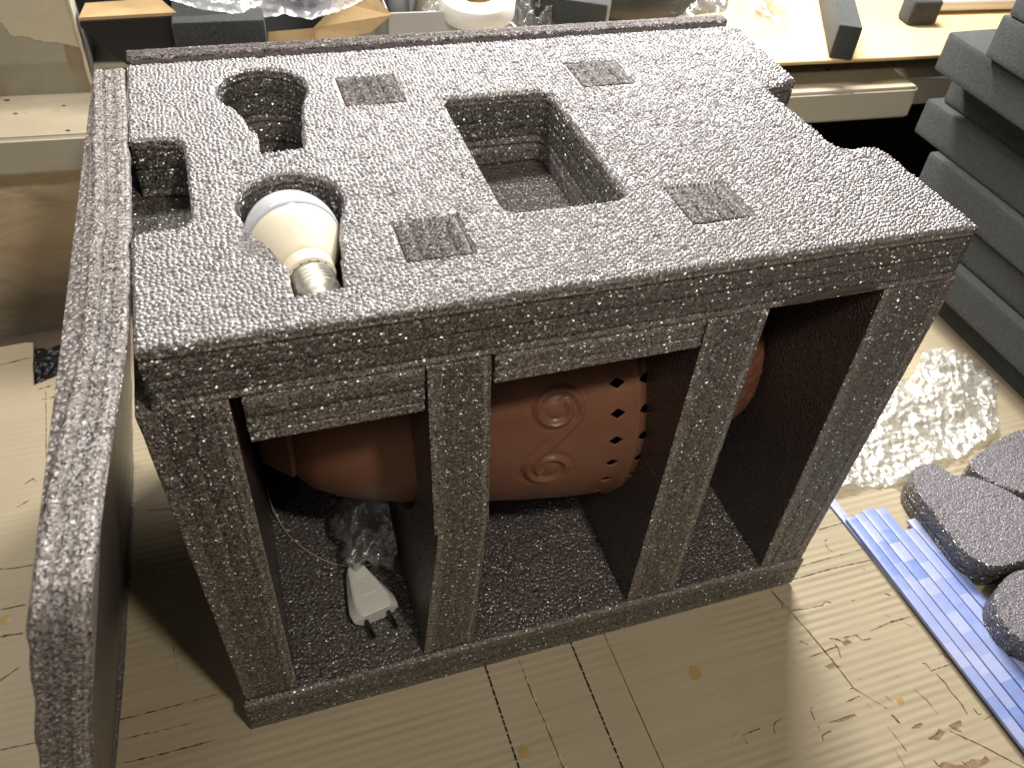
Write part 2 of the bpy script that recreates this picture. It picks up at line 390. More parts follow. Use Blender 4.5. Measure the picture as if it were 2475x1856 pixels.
for pts, w in [([(0.5153, -0.0033), (0.5186, -0.0192), (0.5208, -0.0216)], 0.0011), ([(0.5177, -0.0207), (0.5169, -0.0251)], 0.0013), ([(0.5232, -0.0296), (0.5365, -0.0315), (0.5584, -0.0331)], 0.0008), ([(0.5584, -0.0331), (0.5641, -0.0300), (0.5685, -0.0331)], 0.0012),
               ([(0.5905, -0.0365), (0.5942, -0.0371)], 0.0008), ([(0.6052, 0.0353), (0.6097, 0.0365)], 0.0011), ([(0.6046, 0.0338), (0.6030, 0.0269), (0.6058, 0.0206)], 0.0004), ([(0.6055, 0.0504), (0.6321, 0.0514), (0.6404, 0.0518)], 0.0010),
               ([(0.5572, 0.0138), (0.5886, 0.0151), (0.6416, 0.0153)], 0.0006), ([(0.5444, 0.0021), (0.5901, 0.0027), (0.6413, 0.0007)], 0.0009), ([(0.6301, -0.0390), (0.6344, -0.0421)], 0.0012), ([(0.6150, -0.0600), (0.6185, -0.0640)], 0.0010),
               ([(0.5894, -0.0716), (0.5946, -0.0713)], 0.0015), ([(0.5946, -0.0713), (0.6165, -0.0689), (0.6409, -0.0691), (0.6467, -0.0694)], 0.0010), ([(0.6240, -0.0058), (0.6275, -0.0084)], 0.0010), ([(0.5582, -0.0707), (0.5703, -0.0715), (0.5754, -0.0721)], 0.0007),
               ([(0.5719, -0.0719), (0.5749, -0.0780), (0.5851, -0.0792)], 0.0008), ([(0.5441, -0.0676), (0.5512, -0.0704), (0.5563, -0.0762), (0.5608, -0.0775)], 0.0010), ([(0.5139, -0.0621), (0.5196, -0.0675)], 0.0011), ([(0.5146, -0.0791), (0.5308, -0.0784)], 0.0008),
               ([(0.5308, -0.0784), (0.5394, -0.0774), (0.5469, -0.0770)], 0.0008), ([(0.5458, -0.0746), (0.5466, -0.0795)], 0.0020), ([(0.5462, -0.0794), (0.5435, -0.0879)], 0.0009), ([(0.5229, -0.0920), (0.5321, -0.0913)], 0.0010),
               ([(0.5321, -0.0913), (0.5334, -0.0945), (0.5385, -0.0965)], 0.0010), ([(0.4954, -0.0779), (0.4968, -0.0832)], 0.0009), ([(0.5226, -0.1288), (0.5385, -0.1272)], 0.0009), ([(0.5331, -0.1185), (0.5373, -0.1186), (0.5383, -0.1227)], 0.0009),
               ([(0.5839, -0.1210), (0.5892, -0.1203)], 0.0008), ([(0.6183, -0.1160), (0.6214, -0.1172), (0.6214, -0.1252)], 0.0009), ([(0.6205, -0.1250), (0.6316, -0.1248), (0.6468, -0.1247)], 0.0009), ([(0.6243, -0.1294), (0.6269, -0.1399), (0.6261, -0.1477)], 0.0008),
               ([(0.6261, -0.1477), (0.6280, -0.1609), (0.6267, -0.1717)], 0.0010), ([(0.5935, -0.1367), (0.5982, -0.1492), (0.5994, -0.1635)], 0.0006), ([(0.5567, -0.1510), (0.5591, -0.1608)], 0.0013), ([(0.4832, -0.1269), (0.4884, -0.1240)], 0.0011),
               ([(0.4850, -0.1271), (0.4837, -0.1358)], 0.0009), ([(0.4836, -0.1410), (0.4831, -0.1449)], 0.0010), ([(0.4950, -0.1414), (0.5043, -0.1411), (0.5227, -0.1412)], 0.0009), ([(0.5226, -0.1408), (0.5239, -0.1448)], 0.0008),
               ([(0.4820, -0.1499), (0.4814, -0.1538)], 0.0013), ([(0.4819, -0.1501), (0.4876, -0.1489), (0.4936, -0.1484)], 0.0007), ([(0.4123, -0.1291), (0.4208, -0.1286), (0.4319, -0.1279)], 0.0012), ([(0.4126, -0.1291), (0.4119, -0.1332), (0.4123, -0.1372)], 0.0011),
               ([(0.4444, -0.1288), (0.4490, -0.1265), (0.4549, -0.1259)], 0.0011), ([(0.4446, -0.1289), (0.4424, -0.1327), (0.4424, -0.1374)], 0.0009), ([(0.4010, -0.1296), (0.4045, -0.1267), (0.4092, -0.1244)], 0.0006), ([(0.5459, -0.1600), (0.5478, -0.1724)], 0.0004),
               ([(0.5478, -0.1724), (0.5491, -0.1844)], 0.0010), ([(0.5663, -0.1677), (0.5770, -0.1658)], 0.0009), ([(0.5757, -0.1806), (0.5855, -0.1790), (0.5905, -0.1775)], 0.0010), ([(0.6025, -0.1750), (0.6052, -0.1803), (0.6102, -0.1833)], 0.0010),
               ([(0.6070, -0.1868), (0.6098, -0.1923)], 0.0007), ([(0.6365, -0.1681), (0.6367, -0.1743), (0.6411, -0.1748)], 0.0007), ([(0.6396, -0.1801), (0.6523, -0.1786)], 0.0013), ([(0.5679, -0.1971), (0.5690, -0.2047)], 0.0009),
               ([(0.5917, -0.2055), (0.5949, -0.2124)], 0.0010), ([(0.6156, -0.2094), (0.6166, -0.2132)], 0.0011), ([(0.5391, -0.1786), (0.5392, -0.1886), (0.5390, -0.1956)], 0.0004), ([(0.6482, 0.0633), (0.6395, 0.0626)], 0.0004),
               ([(0.5403, -0.1355), (0.5421, -0.1422)], 0.0004), ([(0.5621, -0.1340), (0.5651, -0.1419)], 0.0006), ([(0.6344, -0.0826), (0.6359, -0.0857)], 0.0008), ([(0.6280, -0.0736), (0.6349, -0.0795)], 0.0006),
               ([(0.6387, -0.1134), (0.6485, -0.1128)], 0.0009), ([(0.6448, -0.1151), (0.6485, -0.1221)], 0.0016), ([(0.5118, -0.0453), (0.5151, -0.0471)], 0.0006), ([(0.4990, -0.0310), (0.5003, -0.0349)], 0.0007),
               ([(0.3991, -0.0860), (0.4072, -0.0876)], 0.0006), ([(0.4048, -0.0799), (0.4056, -0.0805)], 0.0008), ([(0.4053, -0.0583), (0.4061, -0.0594)], 0.0006), ([(0.4999, -0.1157), (0.5005, -0.1165)], 0.0008),
               ([(0.4306, -0.1459), (0.4316, -0.1469)], 0.0007), ([(0.5482, -0.1116), (0.5483, -0.1140)], 0.0006)]:
    sliver_bm(bm, pts, w, wob=.9)
struct(link('scratch', from_bm('scratch', bm), M_CUT2, card), 'stuff')
M_TORN = mat_plain('torn_brown_paper', (.26, .175, .105), .9, .1, var=.35, vscale=120)
for P in [[(0.5671, -0.2025), (0.5762, -0.2016), (0.5821, -0.2048), (0.5889, -0.209), (0.6009, -0.2068), (0.6101, -0.2102), (0.6167, -0.2086), (0.6189, -0.2121), (0.6081, -0.2146), (0.5957, -0.2132), (0.5717, -0.2094)], [(0.5757, -0.1806), (0.5864, -0.1778), (0.5907, -0.1746), (0.593, -0.1782), (0.5953, -0.1797), (0.585, -0.184)], [(0.5667, -0.1676), (0.577, -0.1653), (0.5803, -0.1678), (0.5724, -0.1692)], [(0.6025, -0.175), (0.6159, -0.1736), (0.6163, -0.1775), (0.6067, -0.1807)], [(0.5528, -0.0761), (0.5603, -0.073), (0.5628, -0.0772), (0.5564, -0.0788)], [(0.4982, -0.1416), (0.5181, -0.1406), (0.5233, -0.1428), (0.5026, -0.1436)], [(0.5229, -0.092), (0.5333, -0.0908), (0.5332, -0.095), (0.5262, -0.0949)]]:
    k = len(P); c = np.mean(np.array(P), 0); Q = resample(P, .0025) - c; Q += rng.normal(size=Q.shape) * .00045; n_ = len(Q)
    V = [(x, y, .0003) for x, y in Q]; F = []
    for tri in tessellate_polygon([[Vector((x, y, 0)) for x, y in Q]]):
        q, w_, e = tri; F.append((q, w_, e) if np.cross(Q[w_] - Q[q], Q[e] - Q[q]) > 0 else (q, e, w_))
    link('torn_patch', pydata('torn_patch', V, F), M_TORN, card, (c[0], c[1], 0))
M_GLUE = mat_plain('yellow_glue', (.40, .27, .10), .4, .4)
for gx, gy, r in [(.2185, -.088, .0045), (.398, -.063, .0062), (.573, -.142, .0035), (-.205, .165, .005), (-.075, .185, .004)]:
    k = 14; a0 = random.random() * 6
    V = [(0, 0, .0009)] + [(r * (1 + .35 * noise.noise(Vector((math.cos(a) * 1.5 + gx * 90, math.sin(a) * 1.5, gy * 50)))) * math.cos(a), r * 1.2 * (1 + .3 * noise.noise(Vector((math.cos(a) * 2, gx * 70, math.sin(a) * 2)))) * math.sin(a), .0002) for a in [2 * math.pi * i / k for i in range(k)]]
    link('glue_spot', pydata('glue_spot', V, [(0, 1 + i, 1 + (i + 1) % k) for i in range(k)]), M_GLUE, card, (gx, gy, 0), smooth=True)
# black bin liner seen through the torn notch
bl = sheet('bin_liner', lambda u, v: (-.216 + .10 * u, .46 + .104 * v, -.010 + .004 * nz(u * 6, v * 6, 2) + (.0035 if v > .6 else 0) - .02 * max(0, v - .8)), 50, 50, M_BLACK)
tag(bl, 'shiny black plastic film showing through the torn notch at the cardboard edge', 'plastic film')

# room: floor, wall below the sill, window sill, reveal walls
M_FLOOR = mat_plain('dark_floor', (.05, .045, .04), .7)
struct(link('floor', pydata('floor', [(-4, -3, -.78), (4, -3, -.78), (4, 3, -.78), (-4, 3, -.78)], [(0, 1, 2, 3)]), M_FLOOR))
def mat_marble():
    n = NT('marbled_wall_tile'); co = n.coord()
    st = n.n('Mapping', {'Vector': co, 'Rotation': (0, .7, 0), 'Scale': (1.2, 1, 3.2)}).outputs[0]
    f = n.noise(st, 4.5, 5, .6, 1.6)
    col = n.mix(n.rng(f, .3, .55, 0, 1), (.40, .30, .19), (.60, .49, .33)); col = n.mix(n.rng(f, .52, .7, 0, .6), col, (.46, .29, .19))
    vein = n.rng(n.math('ABSOLUTE', n.math('SUBTRACT', n.noise(st, 2.2, 3, .5, 1.0), .5)), 0, .012, .45, 0)
    col = n.mix(vein, col, (.72, .63, .47))
    n.P(Base_Color=col, Roughness=.35); return n.m
M_MARB = mat_marble()
SW = -.061   # the sill runs at a slight angle to the table
def sill_pt(x, y, z): return (x, y + SW * (x + .2), z)
struct(link('tile_wall', pydata('tile_wall', [sill_pt(-1.2, .655, -.78), sill_pt(.16, .655, -.78), sill_pt(.16, .655, .215), sill_pt(-1.2, .655, .215), sill_pt(-1.2, .70, -.78), sill_pt(.16, .70, -.78), sill_pt(.16, .70, .215), sill_pt(-1.2, .70, .215)],
     [(0, 1, 2, 3), (5, 4, 7, 6), (1, 5, 6, 2), (4, 0, 3, 7), (3, 2, 6, 7)]), M_MARB))
def mat_sill():
    n = NT('painted_sill'); co = n.coord(); z = n.n('SeparateXYZ', {0: co}).outputs[2]
    f = n.noise(co, 14, 4, .6); g = n.noise(co, 48, 3, .6)
    top = n.mix(n.rng(f, .35, .65, 0, 1), (.34, .28, .19), (.37, .325, .24)); top = n.mix(n.rng(g, .60, .72, 0, .5), top, (.30, .18, .08))
    top = n.mix(n.rng(n.noise(co, 75, 2, .5), .69, .71, 0, 1), top, (.05, .05, .04))
    up = n.rng(n.n('SeparateXYZ', {0: n.n('NewGeometry').outputs['Normal']}).outputs[2], .6, .9, 0, 1)
    n.P(Base_Color=n.mix(up, (.46, .43, .355), top), Roughness=.45); return n.m
M_SILL = mat_sill()
def prism_xy(name, pts, z0, z1, mat, r=.003):
    bm = bmesh.new(); vs = [bm.verts.new((x, y, z0)) for x, y in pts]; f = bm.faces.new(vs)
    ex = bmesh.ops.extrude_face_region(bm, geom=[f]); bmesh.ops.translate(bm, verts=[v for v in ex['geom'] if isinstance(v, bmesh.types.BMVert)], vec=(0, 0, z1 - z0))
    bmesh.ops.recalc_face_normals(bm, faces=bm.faces)
    if r: bmesh.ops.bevel(bm, geom=list(bm.edges), offset=r, segments=3, affect='EDGES')
    me = from_bm(name, bm); o = link(name, me, mat); me.shade_smooth(); me.set_sharp_from_angle(angle=math.radians(50)); return o
s2 = lambda x, y: sill_pt(x, y, 0)[:2]
struct(prism_xy('window_sill', [s2(-1.2, .605), s2(.99, .605), s2(.99, 1.5), s2(-1.2, 1.5)], .205, .2505, M_SILL, .004))
struct(prism_xy('sill_return', [s2(.991, .632), s2(2.2, .632), s2(2.2, 1.5), s2(.991, 1.5)], .209, .2495, mat_plain('grey_beige_paint', (.50, .45, .36), .5), .004))
def mat_peel():
    n = NT('peeling_wall_paint'); co = n.coord(); s = n.n('SeparateXYZ', {0: co})
    x, z = s.outputs[0], s.outputs[2]; w1 = n.math('SUBTRACT', n.noise(co, 38, 5, .65), .5); w2 = n.math('SUBTRACT', n.noise(n.vmath('ADD', co, (3, 1, 5)), 45, 5, .65), .5)
    line = n.math('ADD', n.math('ADD', z, n.math('MULTIPLY', n.math('ADD', x, .12), .25)), n.math('MULTIPLY', w1, .016))
    side = n.math('ADD', x, n.math('ADD', n.math('MULTIPLY', w2, .018), n.math('MULTIPLY', n.math('SUBTRACT', z, .33), .35)))
    a = n.math('MULTIPLY', n.rng(line, .3140, .3146, 0, 1), n.rng(side, -.1475, -.147, 0, 1))
    low = n.rng(n.math('ADD', z, n.math('MULTIPLY', w1, .01)), .286, .290, 0, 1)
    g = n.mix(low, (.30, .28, .205), (.37, .345, .265)); g = n.mix(n.rng(n.noise(co, 16, 3), .45, .65, 0, .4), g, (.44, .41, .33))
    br = n.math('MULTIPLY', n.rng(n.math('ADD', x, n.math('MULTIPLY', w2, .012)), -.094, -.0925, 0, 1), n.rng(z, .27, .285, .35, 1)); g = n.mix(br, g, (.30, .225, .145))
    g = n.mix(n.rng(n.math('ADD', side, n.math('MULTIPLY', z, -.2)), -.235, -.245, 0, .8), g, (.30, .23, .16))
    col = n.mix(a, g, (.60, .535, .40))
    n.P(Base_Color=col, Roughness=.8, Normal=n.bump(n.math('ADD', n.math('MULTIPLY', a, .0015), n.math('MULTIPLY', n.noise(co, 60, 3), .0008)), 1., .8)); return n.m
M_PEEL = mat_peel()
# wall left of the window and its reveal
WX = -.074
struct(link('peeling_wall', pydata('peeling_wall', [sill_pt(-1.6, .708, .25), sill_pt(WX, .708, .25), sill_pt(WX, .708, 1.2), sill_pt(-1.6, .708, 1.2)], [(0, 1, 2, 3)]), M_PEEL))
struct(link('reveal_wall', pydata('reveal_wall', [sill_pt(WX, .708, .25), (WX - .02, 1.5, .25), (WX - .03, 1.5, 1.2), sill_pt(WX, .708, 1.2)], [(0, 1, 2, 3)]), mat_plain('pale_grey_plaster', (.47, .46, .42), .8, var=.12, vscale=9)))
tag(sheet('paint_edge', lambda u, v: (WX + .0015 + .0012 * nz(v * 14, u, 1) - .0045 * u * (1 + .7 * nz(v * 9, 3, 1)), sill_pt(WX, .708, 0)[1] - .0025 + .001 * u, .256 + .5 * v), 1, 70, mat_plain('cream_paint_chip', (.68, .6, .44), .7), thick=.001), 'cream paint strip peeling along the corner of the window opening', 'peeling paint')
struct(link('back_wall', pydata('back_wall', [(-.6, 1.45, -.8), (3, 1.25, -.8), (3, 1.25, 1.3), (-.6, 1.45, 1.3)], [(0, 1, 2, 3)]), mat_plain('dark_back_wall', (.03, .03, .03), .8)))

# ================================================================ FOAM CASE
case = thing('foam_packing_case', 'grey laminated foam packing case holding a clay lantern, with cutouts in its top', 'packing case')
def shape(*p): return list(p)
lid = [(0, 0), (.541, 0), (.539, .05), (.538, .092), (.5365, .102), (.532, .109), (.525, .1112), (.515, .1108), (.508, .1122), (.503, .117), (.501, .126), (.5015, .145), (.4995, .19), (.4995, .2145), (.503, .2165), (.535, .2265), (.541, .3405), (0, .3405), (0, .2215), (.027, .2185), (.031, .2165), (.034, .2105), (.0355, .20), (.0355, .124), (.034, .1135), (.030, .1095), (.02, .1078), (.004, .1070), (0, .102)]
def bulbhole(dy, dx=0):
    arc = [(.0955 + .0342 * math.cos(a), .2845 + .0342 * math.sin(a)) for a in np.radians(np.arange(-14, 196, 9))]
    pts = [(.0845, .1875), (.1135, .1895), (.116, .2165), (.1178, .2185), (.1187, .236), (.1222, .254)] + arc + [(.0655, .267), (.0728, .2555), (.0785, .240), (.0808, .2215), (.0852, .2165)]
    return [(x + dx, y + dy) for x, y in pts]
def rrect(x0, y0, x1, y1, r, n=5):
    o = []
    for cx, cy, a0 in ((x1 - r, y0 + r, -90), (x1 - r, y1 - r, 0), (x0 + r, y1 - r, 90), (x0 + r, y0 + r, 180)):
        o += [(cx + r * math.cos(math.radians(a0 + 90 * k / n)), cy + r * math.sin(math.radians(a0 + 90 * k / n))) for k in range(n + 1)]
    return o
TABS = [(.1535, .2445, .1985, .2915), (.3465, .2445, .3905, .2875), (.1535, .0440, .1955, .0850), (.3450, .0440, .3905, .0865)]
RECT = rrect(.227, .0815, .3145, .2440, .009)
HB1, HB2 = bulbhole(0), bulbhole(-.1605)
def tabhole(t): return [(t[0], t[1]), (t[2], t[1]), (t[2], t[3]), (t[0], t[3])]
top_b = slab('top_board', lid, [HB1, HB2, RECT] + [tabhole(t) for t in TABS], .0445, M_FOAM, seams=(.0062, .0215, .0365), parent=case, loc=(0, 0, .3915))
def mat_skin():
    n = NT('pebbled_foam_skin'); co = n.coord(); h = attr(n, 'h')
    f = n.noise(co, 26, 3); c = n.mix(n.rng(f, .3, .7, 0, 1), (.150, .134, .137), (.182, .166, .170))
    c = n.mix(n.rng(n.noise(co, 260, 2), .62, .70, 0, .35), c, (.115, .085, .062))
    n.P(Base_Color=c, Roughness=n.rng(n.noise(co, 700, 1), .3, .7, .22, .36), Specular_IOR_Level=1., IOR=1.62, Normal=n.bump(n.noise(co, 1500, 2), .00012, .6)); return n.m
def pebbles(X, Y, cell, seed):
    """height of a bed of rounded foam cells of mixed size, 0..1"""
    r = np.random.default_rng(seed); nx = int(X.max() / cell) + 4; ny = int(Y.max() / cell) + 4
    jx, jy, ra, am = (r.random((nx, ny)) for _ in range(4)); jx = .12 + .76 * jx; jy = .12 + .76 * jy
    gi = np.floor(X / cell).astype(int) + 1; gj = np.floor(Y / cell).astype(int) + 1
    F1 = np.full(X.shape, 9.); F2 = np.full(X.shape, 9.); A = np.zeros(X.shape)
    for di in (-1, 0, 1):
        for dj in (-1, 0, 1):
            i = np.clip(gi + di, 0, nx - 1); j = np.clip(gj + dj, 0, ny - 1)
            d = np.hypot(X - (i - 1 + jx[i, j]) * cell, Y - (j - 1 + jy[i, j]) * cell) / cell * (.85 + .3 * ra[i, j])
            m = d < F1; F2 = np.where(m, F1, np.minimum(F2, d)); A = np.where(m, am[i, j], A); F1 = np.where(m, d, F1)
    return (.60 + .45 * A) * np.clip((F2 - F1) / .50, 0, 1) ** .6 * (1 - .9 * np.clip(F1, 0, .8) ** 2)
def skin_patch(parent, z0):
    st_ = .00056; xs_ = np.arange(.0006, .541, st_); ys_ = np.arange(.0006, .3405, st_)
    X, Y = np.meshgrid(xs_, ys_, indexing='ij')
    Xj = X + .0005 * np.sin(Y * 2100 + 3 * np.sin(X * 900)); Yj = Y + .0005 * np.sin(X * 1900 + 3 * np.sin(Y * 1100))
    inside_ = np.zeros(X.shape, bool)
    for P in [lid, HB1, HB2, RECT] + [tabhole((t[0] - .0002, t[1] - .0002, t[2] + .0002, t[3] + .0002)) for t in TABS]:
        k = len(P)
        for q in range(k):
            (x1, y1), (x2, y2) = P[q], P[(q + 1) % k]
            if y1 == y2: continue
            m = ((y1 > Yj) != (y2 > Yj)) & (Xj < (x2 - x1) * (Yj - y1) / (y2 - y1) + x1); inside_ ^= m
    wx = X + .0004 * np.sin(Y * 310 + 2 * np.sin(X * 130)); wy = Y + .0004 * np.sin(X * 270 + 2 * np.sin(Y * 150))
    H = pebbles(wx, wy * 1.04, .00315, 5) * .0021 + pebbles(wx + .013, wy, .0066, 9) * .00020
    r = np.random.default_rng(3)
    for _ in range(420):        # burst cells: small pits
        cx, cy, rr = r.random() * .54, r.random() * .34, r.uniform(.0010, .0030); a, b = int((cx - .006) / st_), int((cy - .006) / st_)
        a, b = max(0, a), max(0, b); sl = (slice(a, a + 20), slice(b, b + 20))
        H[sl] -= .0020 * np.exp(-((X[sl] - cx) ** 2 + (Y[sl] - cy) ** 2 * 1.5) / rr ** 2)
    low = np.zeros(X.shape)
    for fx, fy, ph, am_ in ((31, 17, 1, .0003), (11, 37, 4, .0003), (70, 53, 2, .00018), (43, 90, 5, .00018)): low += am_ * np.sin(X * fx + Y * fy + ph)
    Zh = .0004 + np.maximum(H, -.0009) + low * .6
    q = inside_[:-1, :-1] & inside_[1:, :-1] & inside_[1:, 1:] & inside_[:-1, 1:]
    cnt = np.zeros(X.shape, int)
    for sx in (slice(0, -1), slice(1, None)):
        for sy in (slice(0, -1), slice(1, None)): cnt[sx, sy] += q
    full = cnt == 4; r1 = full.copy(); r1[1:-1, 1:-1] = full[1:-1, 1:-1] & full[:-2, 1:-1] & full[2:, 1:-1] & full[1:-1, :-2] & full[1:-1, 2:]
    r2 = r1.copy(); r2[1:-1, 1:-1] = r1[1:-1, 1:-1] & r1[:-2, 1:-1] & r1[2:, 1:-1] & r1[1:-1, :-2] & r1[1:-1, 2:]
    Zh = np.where(r2, Zh, np.where(r1, Zh * .75, Zh * .4)); Zh = np.where(full, Zh, -.0004)
    used = cnt > 0; idx = np.full(X.shape, -1); idx[used] = np.arange(used.sum())
    V = np.stack([X[used], Y[used], Zh[used]], 1).astype(np.float32); qi, qj = np.nonzero(q)
    F = np.stack([idx[qi, qj], idx[qi + 1, qj], idx[qi + 1, qj + 1], idx[qi, qj + 1]], 1).astype(np.int32)
    me = bpy.data.meshes.new('pebbled_skin'); me.vertices.add(len(V)); me.vertices.foreach_set('co', V.ravel())
    me.loops.add(F.size); me.loops.foreach_set('vertex_index', F.ravel()); me.polygons.add(len(F))
    me.polygons.foreach_set('loop_start', np.arange(0, F.size, 4, dtype=np.int32)); me.update(calc_edges=True); me.validate()
    me.shade_smooth()
    return link('pebbled_skin', me, mat_skin(), parent, (0, 0, z0))
skin_patch(top_b, .0445)
for t in TABS:
    g = .0002
    slab('tab', [(t[1] + g, .0), (t[3] - g, .0), (t[3] - g, .0451), (t[1] + g, .0451)], [], t[2] - t[0] - 2 * g, M_TAB, frame='x', parent=case, loc=(t[0] + g, 0, .3915), seams=(.010, .021, .032), rough=.0005)
# padding glued under the top board
slab('padding_strip', [(.047, .001), (.1535, .001), (.1535, .338), (.047, .338)], [HB1, HB2], .0305, M_FOAM, parent=case, loc=(0, 0, .3605), seams=(.012,))
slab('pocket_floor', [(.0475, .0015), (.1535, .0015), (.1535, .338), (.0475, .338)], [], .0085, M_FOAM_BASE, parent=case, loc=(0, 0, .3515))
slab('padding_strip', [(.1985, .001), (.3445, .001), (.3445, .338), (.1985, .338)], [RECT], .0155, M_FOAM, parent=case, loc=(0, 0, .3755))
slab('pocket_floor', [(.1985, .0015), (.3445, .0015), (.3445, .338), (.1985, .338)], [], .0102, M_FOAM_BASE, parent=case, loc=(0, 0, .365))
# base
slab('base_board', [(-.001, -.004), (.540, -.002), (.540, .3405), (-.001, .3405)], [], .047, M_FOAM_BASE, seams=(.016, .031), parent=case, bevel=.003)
# end walls (lean slightly outward at the top)
def shear(x0b, x0t, x1b, x1t, zb, zt, t):
    def f(a, b, c):     # a = world y, b = world z, c = through thickness
        k = (b - zb) / (zt - zb); lo = x0b + (x0t - x0b) * k; hi = x1b + (x1t - x1b) * k
        return (a, b, lo + (hi - lo) * c / t)
    return f
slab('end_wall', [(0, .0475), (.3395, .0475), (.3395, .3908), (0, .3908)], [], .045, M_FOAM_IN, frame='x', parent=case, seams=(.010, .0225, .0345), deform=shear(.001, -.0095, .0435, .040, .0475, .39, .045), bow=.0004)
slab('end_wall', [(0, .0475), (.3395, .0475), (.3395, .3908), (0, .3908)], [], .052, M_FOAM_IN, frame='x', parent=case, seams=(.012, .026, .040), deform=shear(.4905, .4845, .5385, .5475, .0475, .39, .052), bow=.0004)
# dividers, each an upper and a lower half closing round the lantern
AY, AZ = .170, .2185
def half(r, lower):
    a = np.radians(np.arange(180, 361, 6) if lower else np.arange(0, 181, 6))
    arc = [(AY + r * math.cos(x), AZ + (-.0001 if lower else .0001) + r * math.sin(x)) for x in a]
    if lower: return [(.0, .0475), (.3395, .0475), (.3395, AZ - .0001)] + arc[::-1] + [(0, AZ - .0001)]
    return [(0, AZ + .0001)] + arc[::-1] + [(.3395, AZ + .0001), (.3395, .3908), (0, .3908)]
for name, r, lower, d in (('divider_half', .1135, False, (.1605, .1545, .2025, .195)), ('divider_half', .1135, True, (.152, .1635, .1965, .2015)),
                          ('divider_half', .1330, False, (.3455, .345, .3925, .391)), ('divider_half', .1330, True, (.3465, .3456, .3955, .3925))):
    zb, zt = (.0475, AZ) if lower else (AZ, .3908)
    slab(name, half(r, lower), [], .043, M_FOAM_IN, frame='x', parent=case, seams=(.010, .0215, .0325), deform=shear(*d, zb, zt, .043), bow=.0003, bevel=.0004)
# dried glue film hanging at the seam over the right bay
M_GFILM = mat_plain('dried_glue_film', (.075, .066, .056), .7, .2, bumps=(200, .001))
def gf(u, v):
    x = .400 + .074 * u; top = .4005 + .0020 * nz(x * 60, 1); bot = .3945 - .0016 * math.sin(math.pi * min(1, u * 1.9)) * (1 if u < .53 else .35) + .0012 * nz(x * 120, 5)
    return (x, -.0012 - .0006 * math.sin(v * 3) - .0007 * nz(x * 70, v * 2, 3), top + (bot - top) * v)
sheet('glue_film', gf, 50, 6, M_GFILM, case)

# foam sheet leaning along the left side
yk = [-.150, -.110, -.08, -.03, .005, .045, .10, .19, .26, .336]
xr = [-.0180, -.0150, -.0130, -.0065, -.0030, -.0015, .0008, .0015, .0000, -.0012]
yb = [-.16, -.003, .072, .187, .264, .376]; xb = [-.124, -.111, -.104, -.097, -.093, -.091]
T_SH = .0235
def lean(a, b, c):
    k = max(0., b) / .436; top = np.interp(a, yk, xr); bt = np.interp(a, yb, xb)
    top -= .0022 * max(0, noise.noise(Vector((a * 30, b * 20, 3)))) 
    x1 = bt + (top - bt) * k
    return (a, b + .0012 * noise.noise(Vector((a * 45, c * 60, 1))), x1 - T_SH + c)
o = slab('foam_sheet', [(-.149, 0), (.336, 0), (.336, .437)] + [(-.149 + .022 - .022 * math.sin(a), .437 - .022 + .022 * math.cos(a)) for a in np.radians(np.arange(0, 91, 10))], [], T_SH, M_FOAM_SHEET, frame='x', seams=(.0075,), deform=lean, step=.004, rough=.0009, bevel=.0020)
tag(o, 'pale grey foam sheet leaning on edge along the left side of the case', 'foam sheet')
# foam sheet behind the case
o = slab('foam_sheet', [(.001, 0), (.531, 0), (.531, .4415), (.001, .4415)], [], .0170, M_TAB, step=.004, rough=.0005, bevel=.0018)
o.matrix_basis = Matrix.Translation((0, .3590, 0)) @ Matrix(((1, 0, 0), (0, 0, -1), (0, 1, 0))).to_4x4()
tag(o, 'grey foam sheet standing upright behind the case, its top edge a narrow strip', 'foam sheet')

# ================================================================ CLAY LANTERN
def mat_clay():
    n = NT('terracotta'); co = n.coord(); f = n.noise(co, 35, 4); g = n.noise(co, 500, 2)
    col = n.mix(n.rng(f, .3, .7, 0, 1), (.175, .074, .043), (.212, .092, .056)); col = n.mix(n.rng(g, .66, .72, 0, .5), col, (.12, .04, .02))
    n.P(Base_Color=col, Roughness=n.rng(f, .3, .7, .36, .52), Specular_IOR_Level=.45, Normal=n.bump(g, .0002, .4)); return n.m
M_CLAY = mat_clay()
lan = thing('clay_lantern', 'terracotta clay lantern with diamond holes and raised scrolls lying inside the foam case', 'lantern', (.26, AY, .0475))
px = [.044, .047, .050, .056, .062, .066, .0675, .070, .0725, .076, .085, .106, .128, .155, .19, .23, .267, .30, .325, .3345, .337, .3385, .341, .345, .358, .372, .39, .41, .44, .462, .474, .481, .484, .4845]
pr = [.040, .049, .0525, .0565, .0615, .0645, .0672, .0672, .0655, .0705, .0795, .0905, .0985, .1055, .1135, .1202, .1262, .1308, .1330, .1338, .1352, .1354, .1332, .1330, .1322, .1300, .126, .120, .108, .098, .092, .0885, .084, .074]
NT_, step_ = 704, 2 * math.pi / 704
DX = .0066 / 4
xs = sorted(set([round(x, 5) for x in list(np.arange(.0445, .245, .0035)) + list(np.arange(.247, .3065, .0016)) + [.3205 + DX * k for k in range(-8, 9)] + list(np.arange(.3345, .3374, .0008)) + [.3446 + DX * k for k in range(-4, 5)] + list(np.arange(.354, .44, .004)) + list(np.arange(.441, .4815, .0018)) + [.4820, .4834, .4844]]))
xs = np.array(xs); th = np.arange(NT_) * step_
XX, TT = np.meshgrid(xs, th, indexing='ij'); RR = np.interp(XX, px, pr)
